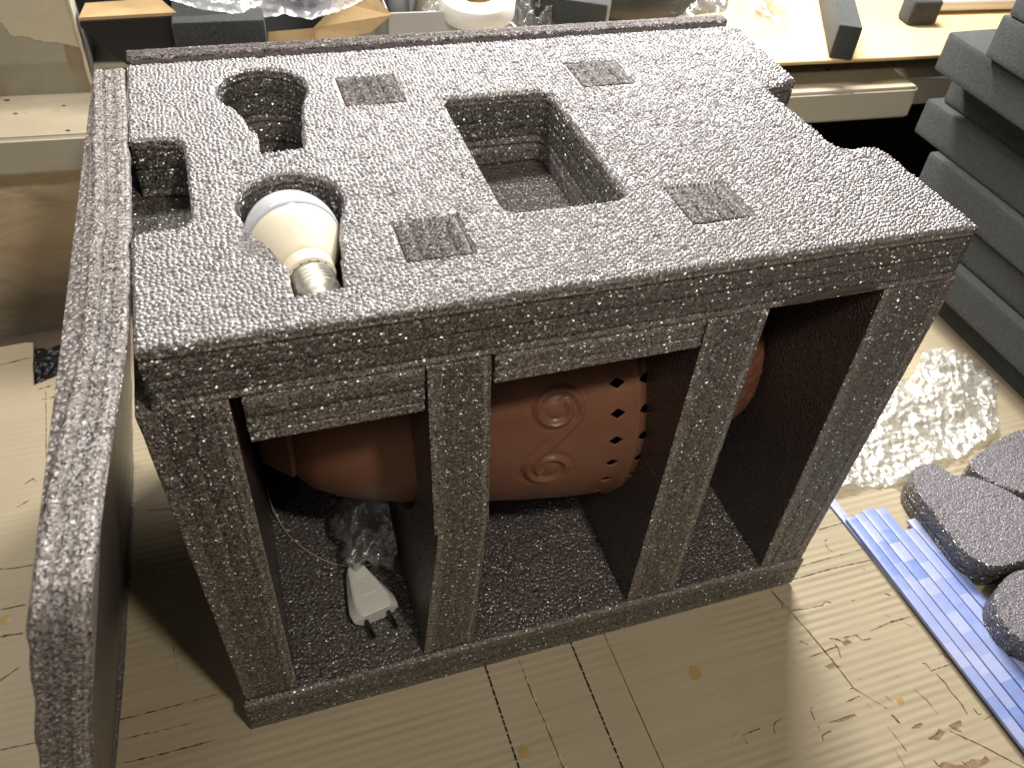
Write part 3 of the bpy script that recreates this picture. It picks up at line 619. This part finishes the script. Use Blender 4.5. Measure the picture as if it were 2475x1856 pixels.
def scroll_path(c1, c2, r0=.0100, r1=.0200):
    pts = []
    for ph in np.radians(np.linspace(330 + 60, -32, 60)):   # inner to outer
        k = (math.radians(390) - ph) / math.radians(422); r = r0 + (r1 - r0) * k; pts.append((c1[0] + r * math.cos(ph), c1[1] + r * math.sin(ph)))
    q = []
    for ph in np.radians(np.linspace(570, 148, 60)):
        k = (math.radians(570) - ph) / math.radians(422); r = (r0 + (r1 - r0) * k) * .95; q.append((c2[0] + r * math.cos(ph), c2[1] + r * math.sin(ph)))
    return resample(pts + q[::-1], .0012, False)
relief = np.zeros_like(XX)
def add_scroll(c1, c2, Rm, amp=.0027):
    path = scroll_path(c1, c2); S = ((TT + math.pi) % (2 * math.pi) - math.pi) * Rm
    x0, x1 = path[:, 0].min() - .006, path[:, 0].max() + .006; y0, y1 = path[:, 1].min() - .006, path[:, 1].max() + .006
    m = (XX > x0) & (XX < x1) & (S > y0) & (S < y1)
    p = np.stack([XX[m], S[m]], 1); d = np.full(len(p), 9.)
    for q in path: d = np.minimum(d, np.hypot(p[:, 0] - q[0], p[:, 1] - q[1]))
    h = amp * np.exp(-(d / .0025) ** 2) - amp * .45 * np.exp(-((d - .0050) / .0020) ** 2)
    for c in (c1, c2):
        rr = np.hypot(p[:, 0] - c[0], p[:, 1] - c[1]); h += .0009 * np.clip(1 - (rr / .0078) ** 4, 0, 1) + .0006 * np.exp(-(rr / .0007) ** 2)
    relief[m] += h
for k in (0, 1, 2, 3):
    o_ = k * 2 * .0740
    add_scroll((.2715, .0535 + o_), (.2675, -.0055 + o_), .1275)
for k in range(-5, 6):
    o_ = k * .052
    add_scroll((.4655, .030 + o_), (.4605, .004 + o_), .098, .0008)
RR = RR + relief
ang = TT       # angle 0 faces the front (-y), positive upward
VX = np.stack([XX - .26, -RR * np.cos(ang), RR * np.sin(ang) + (AZ - .0475)], -1).reshape(-1, 3)
F = []; cell = 22; nx_ = len(xs)
ia, ib = int(np.argmin(abs(xs - .3205))), int(np.argmin(abs(xs - .3446)))
def keep(i, j):
    for c in (ia, ib):
        if c - 4 <= i < c + 4:
            jj = (j + cell // 2 + 6) % cell - cell // 2      # offset so that holes sit at 19, 7.5, -4 degrees
            u, v = i - c + .5, jj + .5
            s = abs(u) + abs(v)
            if s < 3.6: return 0
            if s < 4.4: return 2 if u * v > 0 else 3
    return 1
for i in range(nx_ - 1):
    for j in range(NT_):
        a, b, c, d = i * NT_ + j, (i + 1) * NT_ + j, (i + 1) * NT_ + (j + 1) % NT_, i * NT_ + (j + 1) % NT_
        k = keep(i, j)
        if k == 1: F.append((a, b, c, d))
        elif k in (2, 3):
            cc = ia if ia - 4 <= i < ia + 4 else ib; jj = (j + cell // 2 + 6) % cell - cell // 2; u, v = i - cc + .5, jj + .5
            if u > 0 and v > 0: F.append((b, c, d))
            elif u < 0 and v < 0: F.append((a, b, d))
            elif u > 0 and v < 0: F.append((a, b, c))
            else: F.append((a, c, d))
F.append(tuple(range(NT_ - 1, -1, -1))) if False else None
F.append(tuple((nx_ - 1) * NT_ + k for k in range(NT_)))
me = pydata('shell', VX, F); o = link('shell', me, M_CLAY, lan); me.shade_smooth(); me.set_sharp_from_angle(angle=math.radians(40))
md = o.modifiers.new('thickness', 'SOLIDIFY'); md.thickness = .0022; md.offset = -1

# ================================================================ LIGHT BULB
yaw, tl = -.108, -.022
ax = Vector((math.sin(yaw) * math.cos(tl), math.cos(yaw) * math.cos(tl), math.sin(tl)))
bulb = thing('light_bulb', 'cream and white light bulb with threaded metal cap lying in a foam pocket', 'light bulb', (.1005, .0305, .4258))
bulb.rotation_euler = ax.to_track_quat('Y', 'Z').to_euler()
M_CREAM = mat_plain('cream_plastic', (.80, .73, .57), .30, .5); M_DIFF = mat_plain('white_diffuser', (.56, .57, .62), .14, .6, Subsurface_Weight=.0)
n = NT('nickel_cap'); n.P(Base_Color=(.80, .77, .70), Metallic=1., Roughness=n.rng(n.noise(n.coord(), 160, 3), .3, .7, .34, .5)); M_NICK = n.m
scr = [(.0, .0045), (.0008, .0075), (.0028, .0095), (.0045, .0105), (.006, .0122)]
for i in range(0, 42):
    s = .0065 + i * .0004; scr.append((s, .01285 + .00075 * math.sin((s - .0065) / .0036 * 2 * math.pi)))
scr += [(.0236, .0131), (.0250, .0134), (.0252, .0130)]
lathe('screw_cap', scr, M_NICK, bulb, 64)
lathe('contact', [(-.0032, .0012), (-.0026, .0034), (.0, .0042), (.0006, .0042)], mat_plain('solder', (.55, .54, .50), .3, metal=1.), bulb, 32)
lathe('collar', [(.0245, .0139), (.0250, .0152), (.0256, .0155), (.0330, .0160), (.0338, .0158)], M_CREAM, bulb, 64)
lathe('housing', [(.0335, .0150), (.0342, .0160), (.038, .0178), (.044, .0208), (.050, .0236), (.056, .0260), (.060, .0274), (.0632, .0284), (.0642, .0284)], M_CREAM, bulb, 80)
lathe('diffuser', [(.0640, .0278), (.0644, .0287)] + [(.070 + .0315 * math.sin(a), .0300 * math.cos(a)) for a in np.radians(np.arange(-8, 90, 6))] + [(.1015, .0004)], M_DIFF, bulb, 80)
for k in range(16):   # punch dots round the cap rim
    a = 2 * math.pi * k / 16
    o = lathe('crimp_mark', [(.0, .0006), (.0003, .0003)], M_DARK, bulb, 8); o.location = (.01345 * math.cos(a), .0244, .01345 * math.sin(a)); o.rotation_euler = (Vector((math.cos(a), 0, math.sin(a))).to_track_quat('Y', 'Z')).to_euler()

# ================================================================ PLUG, THREAD AND BAG IN THE LEFT BAY
plug = thing('power_plug', 'white two-pin mains plug lying at the front of the left bay', 'plug', (.1155, .0655, .0475), rot=(0, 0, math.radians(11)))
M_WHITE = mat_plain('white_plug_plastic', (.74, .73, .68), .38, .5, bumps=(300, .0002))
# body: six-sided section that widens towards the pins (local -y)
secs = [(.030, .0060, .0045, .0075), (.0285, .0082, .0062, .0085), (.018, .0115, .0080, .009), (.0, .0165, .0115, .0092), (-.012, .0195, .0135, .0092), (-.0215, .0190, .0120, .0092), (-.0235, .0172, .0108, .0085)]
V = []; F = []
for y, hw, tw, hh in secs:
    z0 = .0098
    hw *= 1.13; tw *= 1.13
    for x, z in ((hw, z0), (tw, z0 + hh), (-tw, z0 + hh), (-hw, z0), (-tw, z0 - hh), (tw, z0 - hh)): V.append((x, y, z))
for i in range(len(secs) - 1):
    for k in range(6): F.append((i * 6 + k, i * 6 + (k + 1) % 6, (i + 1) * 6 + (k + 1) % 6, (i + 1) * 6 + k))
F.append(tuple(range(5, -1, -1))); F.append(tuple(range(36, 42)))
me = pydata('body', V, F); bm = bmesh.new(); bm.from_mesh(me); bmesh.ops.recalc_face_normals(bm, faces=bm.faces)
bmesh.ops.bevel(bm, geom=list(bm.edges), offset=.0009, segments=2, affect='EDGES'); bm.to_mesh(me); bm.free()
o = link('body', me, M_WHITE, plug); me.shade_smooth(); me.set_sharp_from_angle(angle=math.radians(35))
o = lathe('cable_collar', [(.029, .0055), (.033, .0052), (.0355, .0045), (.0365, .003)], M_WHITE, plug, 24); o.location = (0, 0, .0098)
for i in range(3):
    bm = bmesh.new(); rbox(bm, (-.0056, -.0006, -.0003), (.0056, .0006, .0006), .00025, 1); link('grip_rib', from_bm('grip_rib', bm), M_WHITE, plug, (0, .0225 - i * .0035, .0180 + i * .0003), rot=(-.06, 0, 0))
bm = bmesh.new(); rbox(bm, (-.007, -.0008, -.0003), (.007, .0008, .0006), .0003, 1); link('moulded_line', from_bm('moulded_line', bm), M_WHITE, plug, (0, -.0035, .0190))
bm = bmesh.new(); rbox(bm, (-.0055, -.0032, -.0003), (.0055, .0032, .0004), .0002, 1); link('moulded_patch', from_bm('moulded_patch', bm), M_WHITE, plug, (.0005, -.0125, .0190))
M_PIN = mat_plain('black_pin_sleeve', (.02, .02, .02), .4); M_TIP = mat_plain('nickel_pin', (.09, .085, .075), .35, metal=1.)
for sx in (-1, 1):
    p = lathe('pin', [(0, .00205), (-.010, .00205), (-.0101, .0019)], M_PIN, plug, 20); p.location = (sx * .0105, -.0232, .0095); p.rotation_euler = (.06, 0, 0)
    q = lathe('pin_tip', [(-.010, .0019), (-.0178, .0019), (-.0186, .0012)], M_TIP, p, 20)
M_THREAD = mat_plain('waxed_thread', (.42, .36, .22), .5)
th_ = tube('thread', smoothpath([(.0445, .196, .075), (.046, .187, .058), (.052, .168, .0505), (.060, .150, .0492), (.073, .131, .049), (.088, .1155, .0495), (.102, .1065, .0505), (.116, .1015, .0515), (.128, .1015, .0505), (.137, .106, .0492)]), .0007, M_THREAD)
tag(th_, 'thin pale string curving across the floor of the left bay', 'string')
M_BAG = mat_film('clear_polythene', (.9, .91, .9), .5, .10, 120, .003, .13)
def bagf(u, v):
    a = 2 * math.pi * u; lat = math.pi * (v - .5)
    r = .031 * (1 + .35 * nz(math.cos(a) * 2, math.sin(a) * 2, v * 5, 3) + .10 * nz(math.cos(a) * 7, math.sin(a) * 7, v * 13, 3))
    c = math.cos(lat) ** .7
    x = .128 + r * 1.05 * c * math.cos(a) + .010 * v; y = .138 + r * 1.35 * c * math.sin(a); z = .048 + max(.0006, .024 + .030 * math.sin(lat) * (1 + .3 * nz(a, v * 3, 2)))
    return (min(max(x, .095 + .012 * nz(y * 60, z * 60)), .1495), y - .004, z)
b = sheet('plastic_bag', bagf, 110, 60, M_BAG); tag(b, 'crumpled clear plastic bag stuffed behind the white plug in the left bay', 'plastic bag')

# ================================================================ RIGHT SIDE OF THE TABLE
# blue translucent strips
def mat_blue(i):
    n = NT('blue_translucent_plastic_%s' % 'abcdefghij'[i]); co = n.coord(); y = n.n('SeparateXYZ', {0: co}).outputs[1]
    st = n.math('ADD', n.math('MULTIPLY', y, 42.), i * 7.3)
    f = n.n('TexVoronoi', {'W': st, 'Scale': 1.}, voronoi_dimensions='1D').outputs['Color']; f = n.n('SeparateColor', {0: f}).outputs[0]
    g = n.noise(n.math('MULTIPLY', y, 60.), 1.5, 3, .5, 0, '1D')
    col = n.mix(f, (.17, .24, .54), (.46, .48, .66)); col = n.mix(n.rng(g, .3, .7, 0, .5), col, (.30, .38, .70))
    n.P(Base_Color=col, Roughness=.4, Specular_IOR_Level=.35, Transmission_Weight=.0, Subsurface_Weight=.35, Subsurface_Radius=(.003, .004, .010), Subsurface_Scale=1.0, Normal=n.bump(n.noise(co, 40, 3), .002, .5)); return n.m
bdir = Vector((.045, -.30, 0)).normalized()
labels = ['blue translucent plastic strip at the outer edge nearest the foam case', 'blue plastic strip reaching furthest back under the foam case corner', 'second short blue plastic strip from the foam case side of the bundle', 'blue plastic strip in the middle of the bundle with lighter blocks', 'pale blue plastic strip lying on top of the middle of the bundle', 'blue plastic strip with a bright blue end near the purple foam offcuts', 'outermost blue plastic strip, beside the purple foam offcuts']
strips = [(.6405, .0515, .0118), (.6370, .0830, .0105), (.6524, .0530, .0118), (.6645, .0555, .0150), (.6800, .0535, .0128), (.6945, .0200, .0125), (.7073, .0310, .0118)]
for i, (x, y, wd) in enumerate(strips):
    bm = bmesh.new(); L = .46
    rbox(bm, (0, -L, 0), (wd - .0004, 0, .0042 if i != 1 else .003), .0006 if i != 1 else .0006, 2)
    o = link('plastic_strip', from_bm('plastic_strip', bm), mat_blue(i)); o.data.shade_smooth(); o.data.set_sharp_from_angle(angle=math.radians(40))
    o.location = (x, y, .0004 if i == 1 else .0036); o.rotation_euler = (.0 if i == 1 else -.0066, 0, [.030, .060, .034, .038, .042, .050, .054][i])
    tag(o, labels[i], 'plastic strip', 'blue translucent strips in a bundle')
# bone-shaped foam offcuts (punched from bulb pockets)
def bone(cx, cy, ang, s=1, neck=.017, L=.10):
    pts = []
    h = [(0, -.020), (.012, -.019), (.022, -.015), (.034, -.0155), (.046, -.0195), (.060, -.025), (.074, -.0285), (.088, -.0275), (.099, -.020), (.104, -.008)]
    full = [(x * s, y * s) for x, y in h] + [(x * s, -y * s) for x, y in h[::-1]]
    ca, sa = math.cos(ang), math.sin(ang)
    sm = smoothpath([(x, y, 0) for x, y in full + full[:1]], 3)
    return [(p.x * ca - p.y * sa, p.x * sa + p.y * ca) for p in sm[:-1]]
olab = ['mauve foam offcut shaped like a bulb pocket lying beside the blue strips', 'mauve foam offcut behind the other at the right edge near the bubble wrap', 'grey foam offcut at the right edge touching the blue strips']
p1 = [(.722, .0600), (.733, .0730), (.744, .0785), (.762, .0780), (.770, .0720), (.774, .0605), (.782, .0530), (.797, .0480), (.815, .030), (.830, .005), (.838, -.020), (.832, -.042), (.815, -.055), (.79, -.0600), (.765, -.0615), (.738, -.0600), (.724, -.0500), (.7165, -.0350), (.7165, -.010), (.7175, .015), (.7180, .040)]
p2 = [(.806, .0505), (.804, .062), (.815, .0715), (.838, .079), (.865, .087), (.90, .094), (.95, .090), (.96, .05), (.93, .01), (.90, -.01), (.870, -.012), (.845, .008), (.825, .022), (.813, .035)]
p3 = [(.772, -.0700), (.752, -.0690), (.736, -.0730), (.717, -.0820), (.704, -.0950), (.698, -.112), (.6985, -.128), (.706, -.142), (.72, -.152), (.75, -.165), (.80, -.165), (.83, -.13), (.82, -.09), (.80, -.075)]
for i, pp in enumerate((p1, p2, p3)):
    c = np.mean(np.array(pp), 0)
    sm = [(p.x - c[0], p.y - c[1]) for p in smoothpath([(x, y, 0) for x, y in pp + pp[:1]], 4)[:-1]]
    o = slab('foam_offcut', sm, [], .035, M_OFFCUT, seams=(.015,) if i == 0 else (), loc=(c[0], c[1], .0006), bevel=.0014)
    tag(o, olab[i], 'foam offcut', 'bulb-pocket foam offcuts')
# bubble wrap
M_BUB = mat_film('bubble_wrap_film', (.96, .96, .94), .9, .24, 90, .004, .30)
poly = [(.640, .088), (.684, .082), (.745, .090), (.80, .093), (.837, .096), (.880, .105), (.925, .130), (.951, .160), (.966, .19), (.974, .220), (.955, .245), (.933, .262), (.905, .268), (.88, .245), (.861, .234), (.832, .222), (.806, .214), (.77, .19), (.72, .15)]
bub = thing('bubble_wrap', 'crumpled sheet of clear bubble wrap shining in the lamp light beyond the case', 'bubble wrap', (.80, .17, 0))
def inside(x, y):
    c = False; j = len(poly) - 1
    for i in range(len(poly)):
        (xi, yi), (xj, yj) = poly[i], poly[j]
        if (yi > y) != (yj > y) and x < (xj - xi) * (y - yi) / (yj - yi) + xi: c = not c
        j = i
    return c
gx = np.arange(.63, .985, .0017); gy = np.arange(.075, .275, .0017); idx = {}; V = []; F = []
def bz(x, y):
    p = .0100; row = round((y) / (p * .866)); xo = (row % 2) * p / 2; k = round((x - xo) / p); cx = k * p + xo; d = math.hypot(x - cx, y - row * p * .866)
    hh = (math.sin(k * 127.1 + row * 311.7) * 43758.5453) % 1.0; hh = 0. if hh < .58 else .35 + .65 * hh
    dome = .0034 * hh * math.sqrt(max(0, 1 - (d / .0043) ** 2))
    fold = (1 - min(1, abs(nz(x * 11 + .3 * y * 20, y * 11, 8, 2)) * 3.2)) ** 3; fold2 = (1 - min(1, abs(nz(x * 26, y * 26, 5, 2)) * 3.)) ** 3
    return .0022 + .012 * max(0, nz(x * 7, y * 7, 4, 2)) + .006 * fold + .0028 * fold2 + dome + .0015 * nz(x * 80, y * 80, 2, 2)
for i, x in enumerate(gx):
    for j, y in enumerate(gy):
        if inside(x + .010 * nz(x * 18, y * 18, 0, 2), y + .010 * nz(y * 18, x * 18, 3, 2)): idx[i, j] = len(V); V.append((x - .80, y - .17, bz(x, y)))
for (i, j) in idx:
    q = [(i, j), (i + 1, j), (i + 1, j + 1), (i, j + 1)]
    if all(k in idx for k in q): F.append(tuple(idx[k] for k in q))
link('film', pydata('film', V, F), M_BUB, bub, smooth=True)
# stack of dark sponge foam panels
st = [(.990, .47, 0), (.957, .46, .0505), (.972, .455, .101), (.962, .447, .1515), (.975, .500, .202), (.992, .488, .2525), (.940, .478, .303), (.932, .405, .3535), (.935, .400, .404)]
slab_labels = ['dark grey foam panel at the bottom of the stack, in shadow on the cardboard', 'dark grey foam panel second from the bottom of the stack, jutting out', 'dark grey foam panel third from the bottom of the stack', 'dark grey foam panel with a lit ledge in the lower middle of the stack', 'dark grey foam panel whose back corner sticks out furthest in the stack', 'dark grey foam panel set back in shadow under a jutting panel', 'dark grey foam panel jutting out with a bright bare top corner', 'dark grey foam panel second from the top of the stack', 'dark grey foam panel on top of the stack']
for i, (x, yb_, z) in enumerate(st):
    o = boxobj('foam_slab', (x, -.12, z), (x + .34, yb_, z + .0495), M_PU, r=.0035, seg=2, rotz=random.uniform(-.012, .012), jitter=.0008)
    tag(o, slab_labels[i], 'foam panel', 'stacked dark foam panels')

# ================================================================ CLUTTER ON THE SILL BEHIND
M_KRAFT = mat_plain('kraft_board', (.45, .31, .155), .7, .3, var=.08, bumps=(90, .0006)); M_KRAFT_D = mat_plain('black_print_and_shade_board', (.010, .010, .010), .5)
SC_ = -.055
# sheet of board lying on the sill at the right, on an added block, black for the shade beneath
o = prism_xy('foam_block', [s2(.50, .70), s2(1.75, .70), s2(1.75, 1.2), s2(.50, 1.2)], .2508, .2775, M_PU2, .003); tag(o, 'added support slab, black for the shade under the yellow board on the window sill', 'foam block')
bs = prism_xy('fibre_board', [s2(.55, .632), s2(1.75, .632), s2(1.75, 1.25), s2(.55, 1.25)], .278, .283, mat_plain('tan_board', (.60, .43, .22), .55, .35, var=.08, vscale=8), .0008); tag(bs, 'smooth tan board lying on the window sill under the lamp', 'board')
ZB = .2832
o = boxobj('foam_bar', (-.0155, -.125, 0), (.0155, .125, .045), M_PU, r=.0025); o.location = (.928, .676, ZB); o.rotation_euler = (0, 0, math.radians(-29)); tag(o, 'long grey foam bar pointing at the viewer on the tan board', 'foam bar')
o = boxobj('foam_block', (-.024, -.016, 0), (.024, .016, .036), M_PU, r=.005, seg=3); o.location = (1.068, .668, ZB); o.rotation_euler = (0, 0, math.radians(-6)); tag(o, 'small rounded dark foam block on the tan board beside the white tube', 'foam block')
M_TUBE = mat_plain('white_tube', (.80, .76, .70), .25, .5)
o = tube('plastic_tube', smoothpath([(1.082, .702, ZB + .013), (1.15, .697, ZB + .0132), (1.25, .690, ZB + .013), (1.40, .676, ZB + .013)]), .0125, M_TUBE, seg=24); tag(o, 'glossy white plastic tube lying on the tan board', 'tube')
o = tube('rod', [(1.26, .82, ZB + .012), (1.30, .80, ZB + .016)], .008, M_TUBE, seg=16); tag(o, 'short white plug end behind the white tube', 'plug end')
o = boxobj('foam_block', (1.06, .80, ZB), (1.75, 1.15, ZB + .08), M_PU2, r=.01); tag(o, 'black foam block at the back of the tan board behind the tube', 'foam block')
# clear film bag with a white ring at the left of the board
M_FILM2 = mat_film('clear_bag_film', (.95, .95, .92), .28, .14, 34, .006, .12)
def pleat(x0, y0, x1, y1, z0, h, seed, amp=.018):
    def f(u, v):
        x = x0 + (x1 - x0) * u; y = y0 + (y1 - y0) * v
        return (x + amp * .5 * nz(u * 3, v * 4, seed), y + amp * .5 * nz(v * 3, u * 3, seed + 4), z0 + max(.0008, h * math.sin(math.pi * min(1, u * .96 + .02)) * (.35 + .65 * v) + amp * nz(u * 5, v * 5, seed + 9)))
    return f
o = sheet('film_bag', pleat(.70, .66, .85, .95, ZB, .055, 3), 60, 60, M_FILM2); tag(o, 'clear plastic bag slumped on the tan board left of the foam bar', 'plastic bag')
rg = lathe('plastic_ring', [(-.008, .022), (-.008, .030), (.008, .030), (.008, .022), (-.008, .022)], mat_plain('ivory_plastic', (.72, .66, .56), .35), None, 48, cap=False); rg.location = (.852, .745, ZB + .0285); rg.rotation_euler = (.25, 0, math.radians(62)); tag(rg, 'white plastic ring standing on the tan board against the foam bar', 'ring')
# big black roll behind the case
o = tube('rubber_roll', [(.51, .86, .285), (.64, .80, .288), (.78, .82, .29)], .075, mat_plain('black_rubber', (.018, .019, .020), .42, .5), seg=48); tag(o, 'thick black roll lying behind the packing case', 'roll')
# grey foam cut-offs between the bags and the roll
for lo, hi, rz, lb in [((.470, .72, .2508), (.525, .86, .345), .1, 'grey foam cutoff leaning left of the black roll'), ((.515, .70, .2508), (.60, .80, .325), -.5, 'wedge of dark grey foam in front of the black roll'), ((.435, .80, .2508), (.475, .92, .355), .25, 'narrow dark foam cutoff beside the clear bag'), ((.52, .86, .30), (.57, .93, .375), .3, 'pale topped foam cutoff standing at the back of the sill')]:
    o = boxobj('foam_cutoff', lo, hi, M_PU, r=.004, rotz=rz); tag(o, lb, 'foam cutoff', 'foam cutoffs behind the case')
# white box, tape roll in its bag, clear bag
o = thing('paper_box', 'low white box with its front panel behind the packing case', 'box', (.35, .76, .2508), rot=(0, 0, -.05))
M_WB = mat_plain('white_card', (.46, .455, .44), .6)
for nm, lo, hi in (('front_panel', (-.066, -.060, 0), (.090, -.058, .072)), ('side_panel', (-.066, -.0578, 0), (-.064, .12, .070)), ('base', (-.0638, -.0578, 0), (.088, .12, .002)), ('back_panel', (-.066, .1203, 0), (.090, .122, .070))):
    bm = bmesh.new(); rbox(bm, lo, hi, .0005, 1); link(nm, from_bm(nm, bm), M_WB, o)
M_TAPE = mat_plain('white_tape', (.80, .79, .75), .4)
tr = thing('tape_roll', 'bright white roll of tape lying on the white box behind the case', 'tape roll', (.398, .712, .327), rot=(.16, -.06, 0))
o = lathe('tape', [(-.013, .026), (-.0135, .0285), (-.0125, .0475), (-.010, .049), (.010, .049), (.0125, .0475), (.0135, .0285), (.013, .026), (-.013, .026)], M_TAPE, tr, 64, cap=False); o.rotation_euler = (math.pi / 2, 0, 0)
o = lathe('core', [(-.013, .0235), (-.013, .0258), (.013, .0258), (.013, .0235), (-.013, .0235)], mat_plain('brown_core', (.42, .32, .2), .7), tr, 48, cap=False); o.rotation_euler = (math.pi / 2, 0, 0)
o = thing('carton', 'small carton with an orange and yellow corner under the tape roll', 'carton', (.405, .688, .290))
for nm, lo, hi, c in (('yellow_panel', (-.010, -.020, 0), (.010, .010, .03), (.75, .42, .03)), ('orange_panel', (-.022, -.019, 0), (-.0102, .010, .03), (.65, .16, .05)), ('body', (-.022, .0102, 0), (.010, .05, .03), (.3, .22, .12))):
    bm = bmesh.new(); rbox(bm, lo, hi, .0006, 1); link(nm, from_bm(nm, bm), mat_plain(nm + '_ink', c, .5), o)
o = sheet('film_bag', pleat(.345, .672, .462, .80, .286, .030, 21, .012), 60, 60, M_FILM2); tag(o, 'crumpled clear bag over the white tape roll', 'plastic bag')
o = sheet('film_bag', lambda u, v: (.425 + .085 * u + .010 * nz(u * 4, v * 4, 31), .70 + .05 * v + .014 * nz(v * 5, u * 5, 12), .262 + .12 * v + .014 * nz(u * 5, v * 5, 44)), 50, 50, M_FILM2); tag(o, 'clear plastic bag standing between the tape roll and the foam cutoffs', 'plastic bag')
for x, y, z0, h, rz, c, lb in [(.285, .86, .2508, .10, .3, (.03, .03, .032), 'dark tube standing behind the white box'), (.33, .88, .2508, .11, -.2, (.30, .30, .30), 'grey tube standing behind the white box'), (.37, .87, .2508, .10, .2, (.36, .30, .22), 'tan tube standing behind the white box')]:
    o = tube('tube', [(x, y, z0 + .001), (x + rz * .06, y - .02, z0 + h)], .018, mat_plain('tube_wall', c, .4), seg=24); tag(o, lb, 'tube')
# open carton on the left
cb = thing('cardboard_box', 'open brown cardboard box with raised flaps, its panels black with print and painted shade, behind the case', 'cardboard box', (.05, .70, .2508))
L_ = lambda pts: [(x - .05, y - .70, z - .2508) for x, y, z in pts]
def polypanel(nm, pts, mat, t=.0035):
    v = [Vector(p) for p in L_(pts)]; k = len(v); nn = (v[1] - v[0]).cross(v[-1] - v[0]).normalized() * t
    tris = [tuple(q) for q in tessellate_polygon([v])]
    me = pydata(nm, v + [p + nn for p in v], tris + [tuple(i + k for i in q[::-1]) for q in tris] + [(i, (i + 1) % k, (i + 1) % k + k, i + k) for i in range(k)])
    bm = bmesh.new(); bm.from_mesh(me); bmesh.ops.recalc_face_normals(bm, faces=bm.faces); bm.to_mesh(me); bm.free()
    return link(nm, me, mat, cb)
polypanel('front_panel', [(0, .70, .2512), (.20, .70, .2512), (.19, .70, .290), (.136, .70, .292), (.036, .70, .300), (.034, .70, .334), (-.0690, .70, .334), (-.069, .70, .328), (-.044, .70, .296)], M_KRAFT_D)
polypanel('flap', [(-.0690, .6985, .3345), (.0345, .6985, .3350), (.017, .754, .3315), (-.0645, .754, .3295)], M_KRAFT, .0035)
polypanel('base', [(.002, .705, .2514), (.236, .705, .2514), (.236, .955, .2514), (.002, .955, .2514)], M_KRAFT_D, .001)  # base, back and side panels blackened for the shade inside the box
polypanel('back_panel', [(.0, .96, .2512), (.24, .96, .2512), (.24, .96, .335), (-.066, .96, .335)], M_KRAFT_D)
polypanel('flap', [(.132, .7015, .289), (.190, .7015, .291), (.189, .709, .3075), (.134, .709, .306)], M_KRAFT, .003)
polypanel('flap', [(.190, .700, .2925), (.235, .698, .2985), (.258, .697, .3035), (.2845, .700, .3215), (.263, .722, .3450), (.228, .722, .3300), (.205, .716, .3180), (.189, .709, .3075)], M_KRAFT, .0035)
polypanel('side_panel', [(.192, .71, .2512), (.24, .955, .2512), (.262, .955, .335), (.20, .73, .300)], M_KRAFT_D)
o = boxobj('foam_block', (.030, .668, .2511), (.132, .800, .338), M_PU, r=.003, rotz=-.04); tag(o, 'grey foam block standing in front of the open cardboard box', 'foam block')
o = boxobj('foam_block', (-.072, .770, .300), (.050, .93, .382), M_PU2, r=.006, rotz=-.1); tag(o, 'black foam block on top of the cardboard box at the upper left', 'foam block')
dx_ = [.028, .043, .067, .107, .117, .133, .154, .173, .185, .212, .249, .29]
dz_ = [.358, .351, .343, .3365, .331, .3315, .335, .3285, .326, .3335, .3465, .366]
def drape(u, v):
    x = .028 + .262 * u; y = .688 + .13 * v + .005 * nz(u * 6, v * 4, 3)
    z = np.interp(x, dx_, dz_) + .0015 * nz(u * 20, 3) * (1 - v) + .045 * v ** .8 + .011 * nz(u * 5, v * 5, 7) * min(1, v * 4)
    return (x, y, z)
o = sheet('polythene_sheet', drape, 70, 50, mat_film('milky_polythene', (.88, .88, .90), .5, .24, 13, .008, .22)); tag(o, 'sheet of milky clear polythene draped over the open cardboard box', 'polythene sheet')
o = boxobj('label_card', (.165, .70, .362), (.205, .73, .366), mat_plain('violet_card', (.16, .12, .30), .5), r=.0008, rotz=.2); tag(o, 'small violet card lying on the milky polythene', 'card')
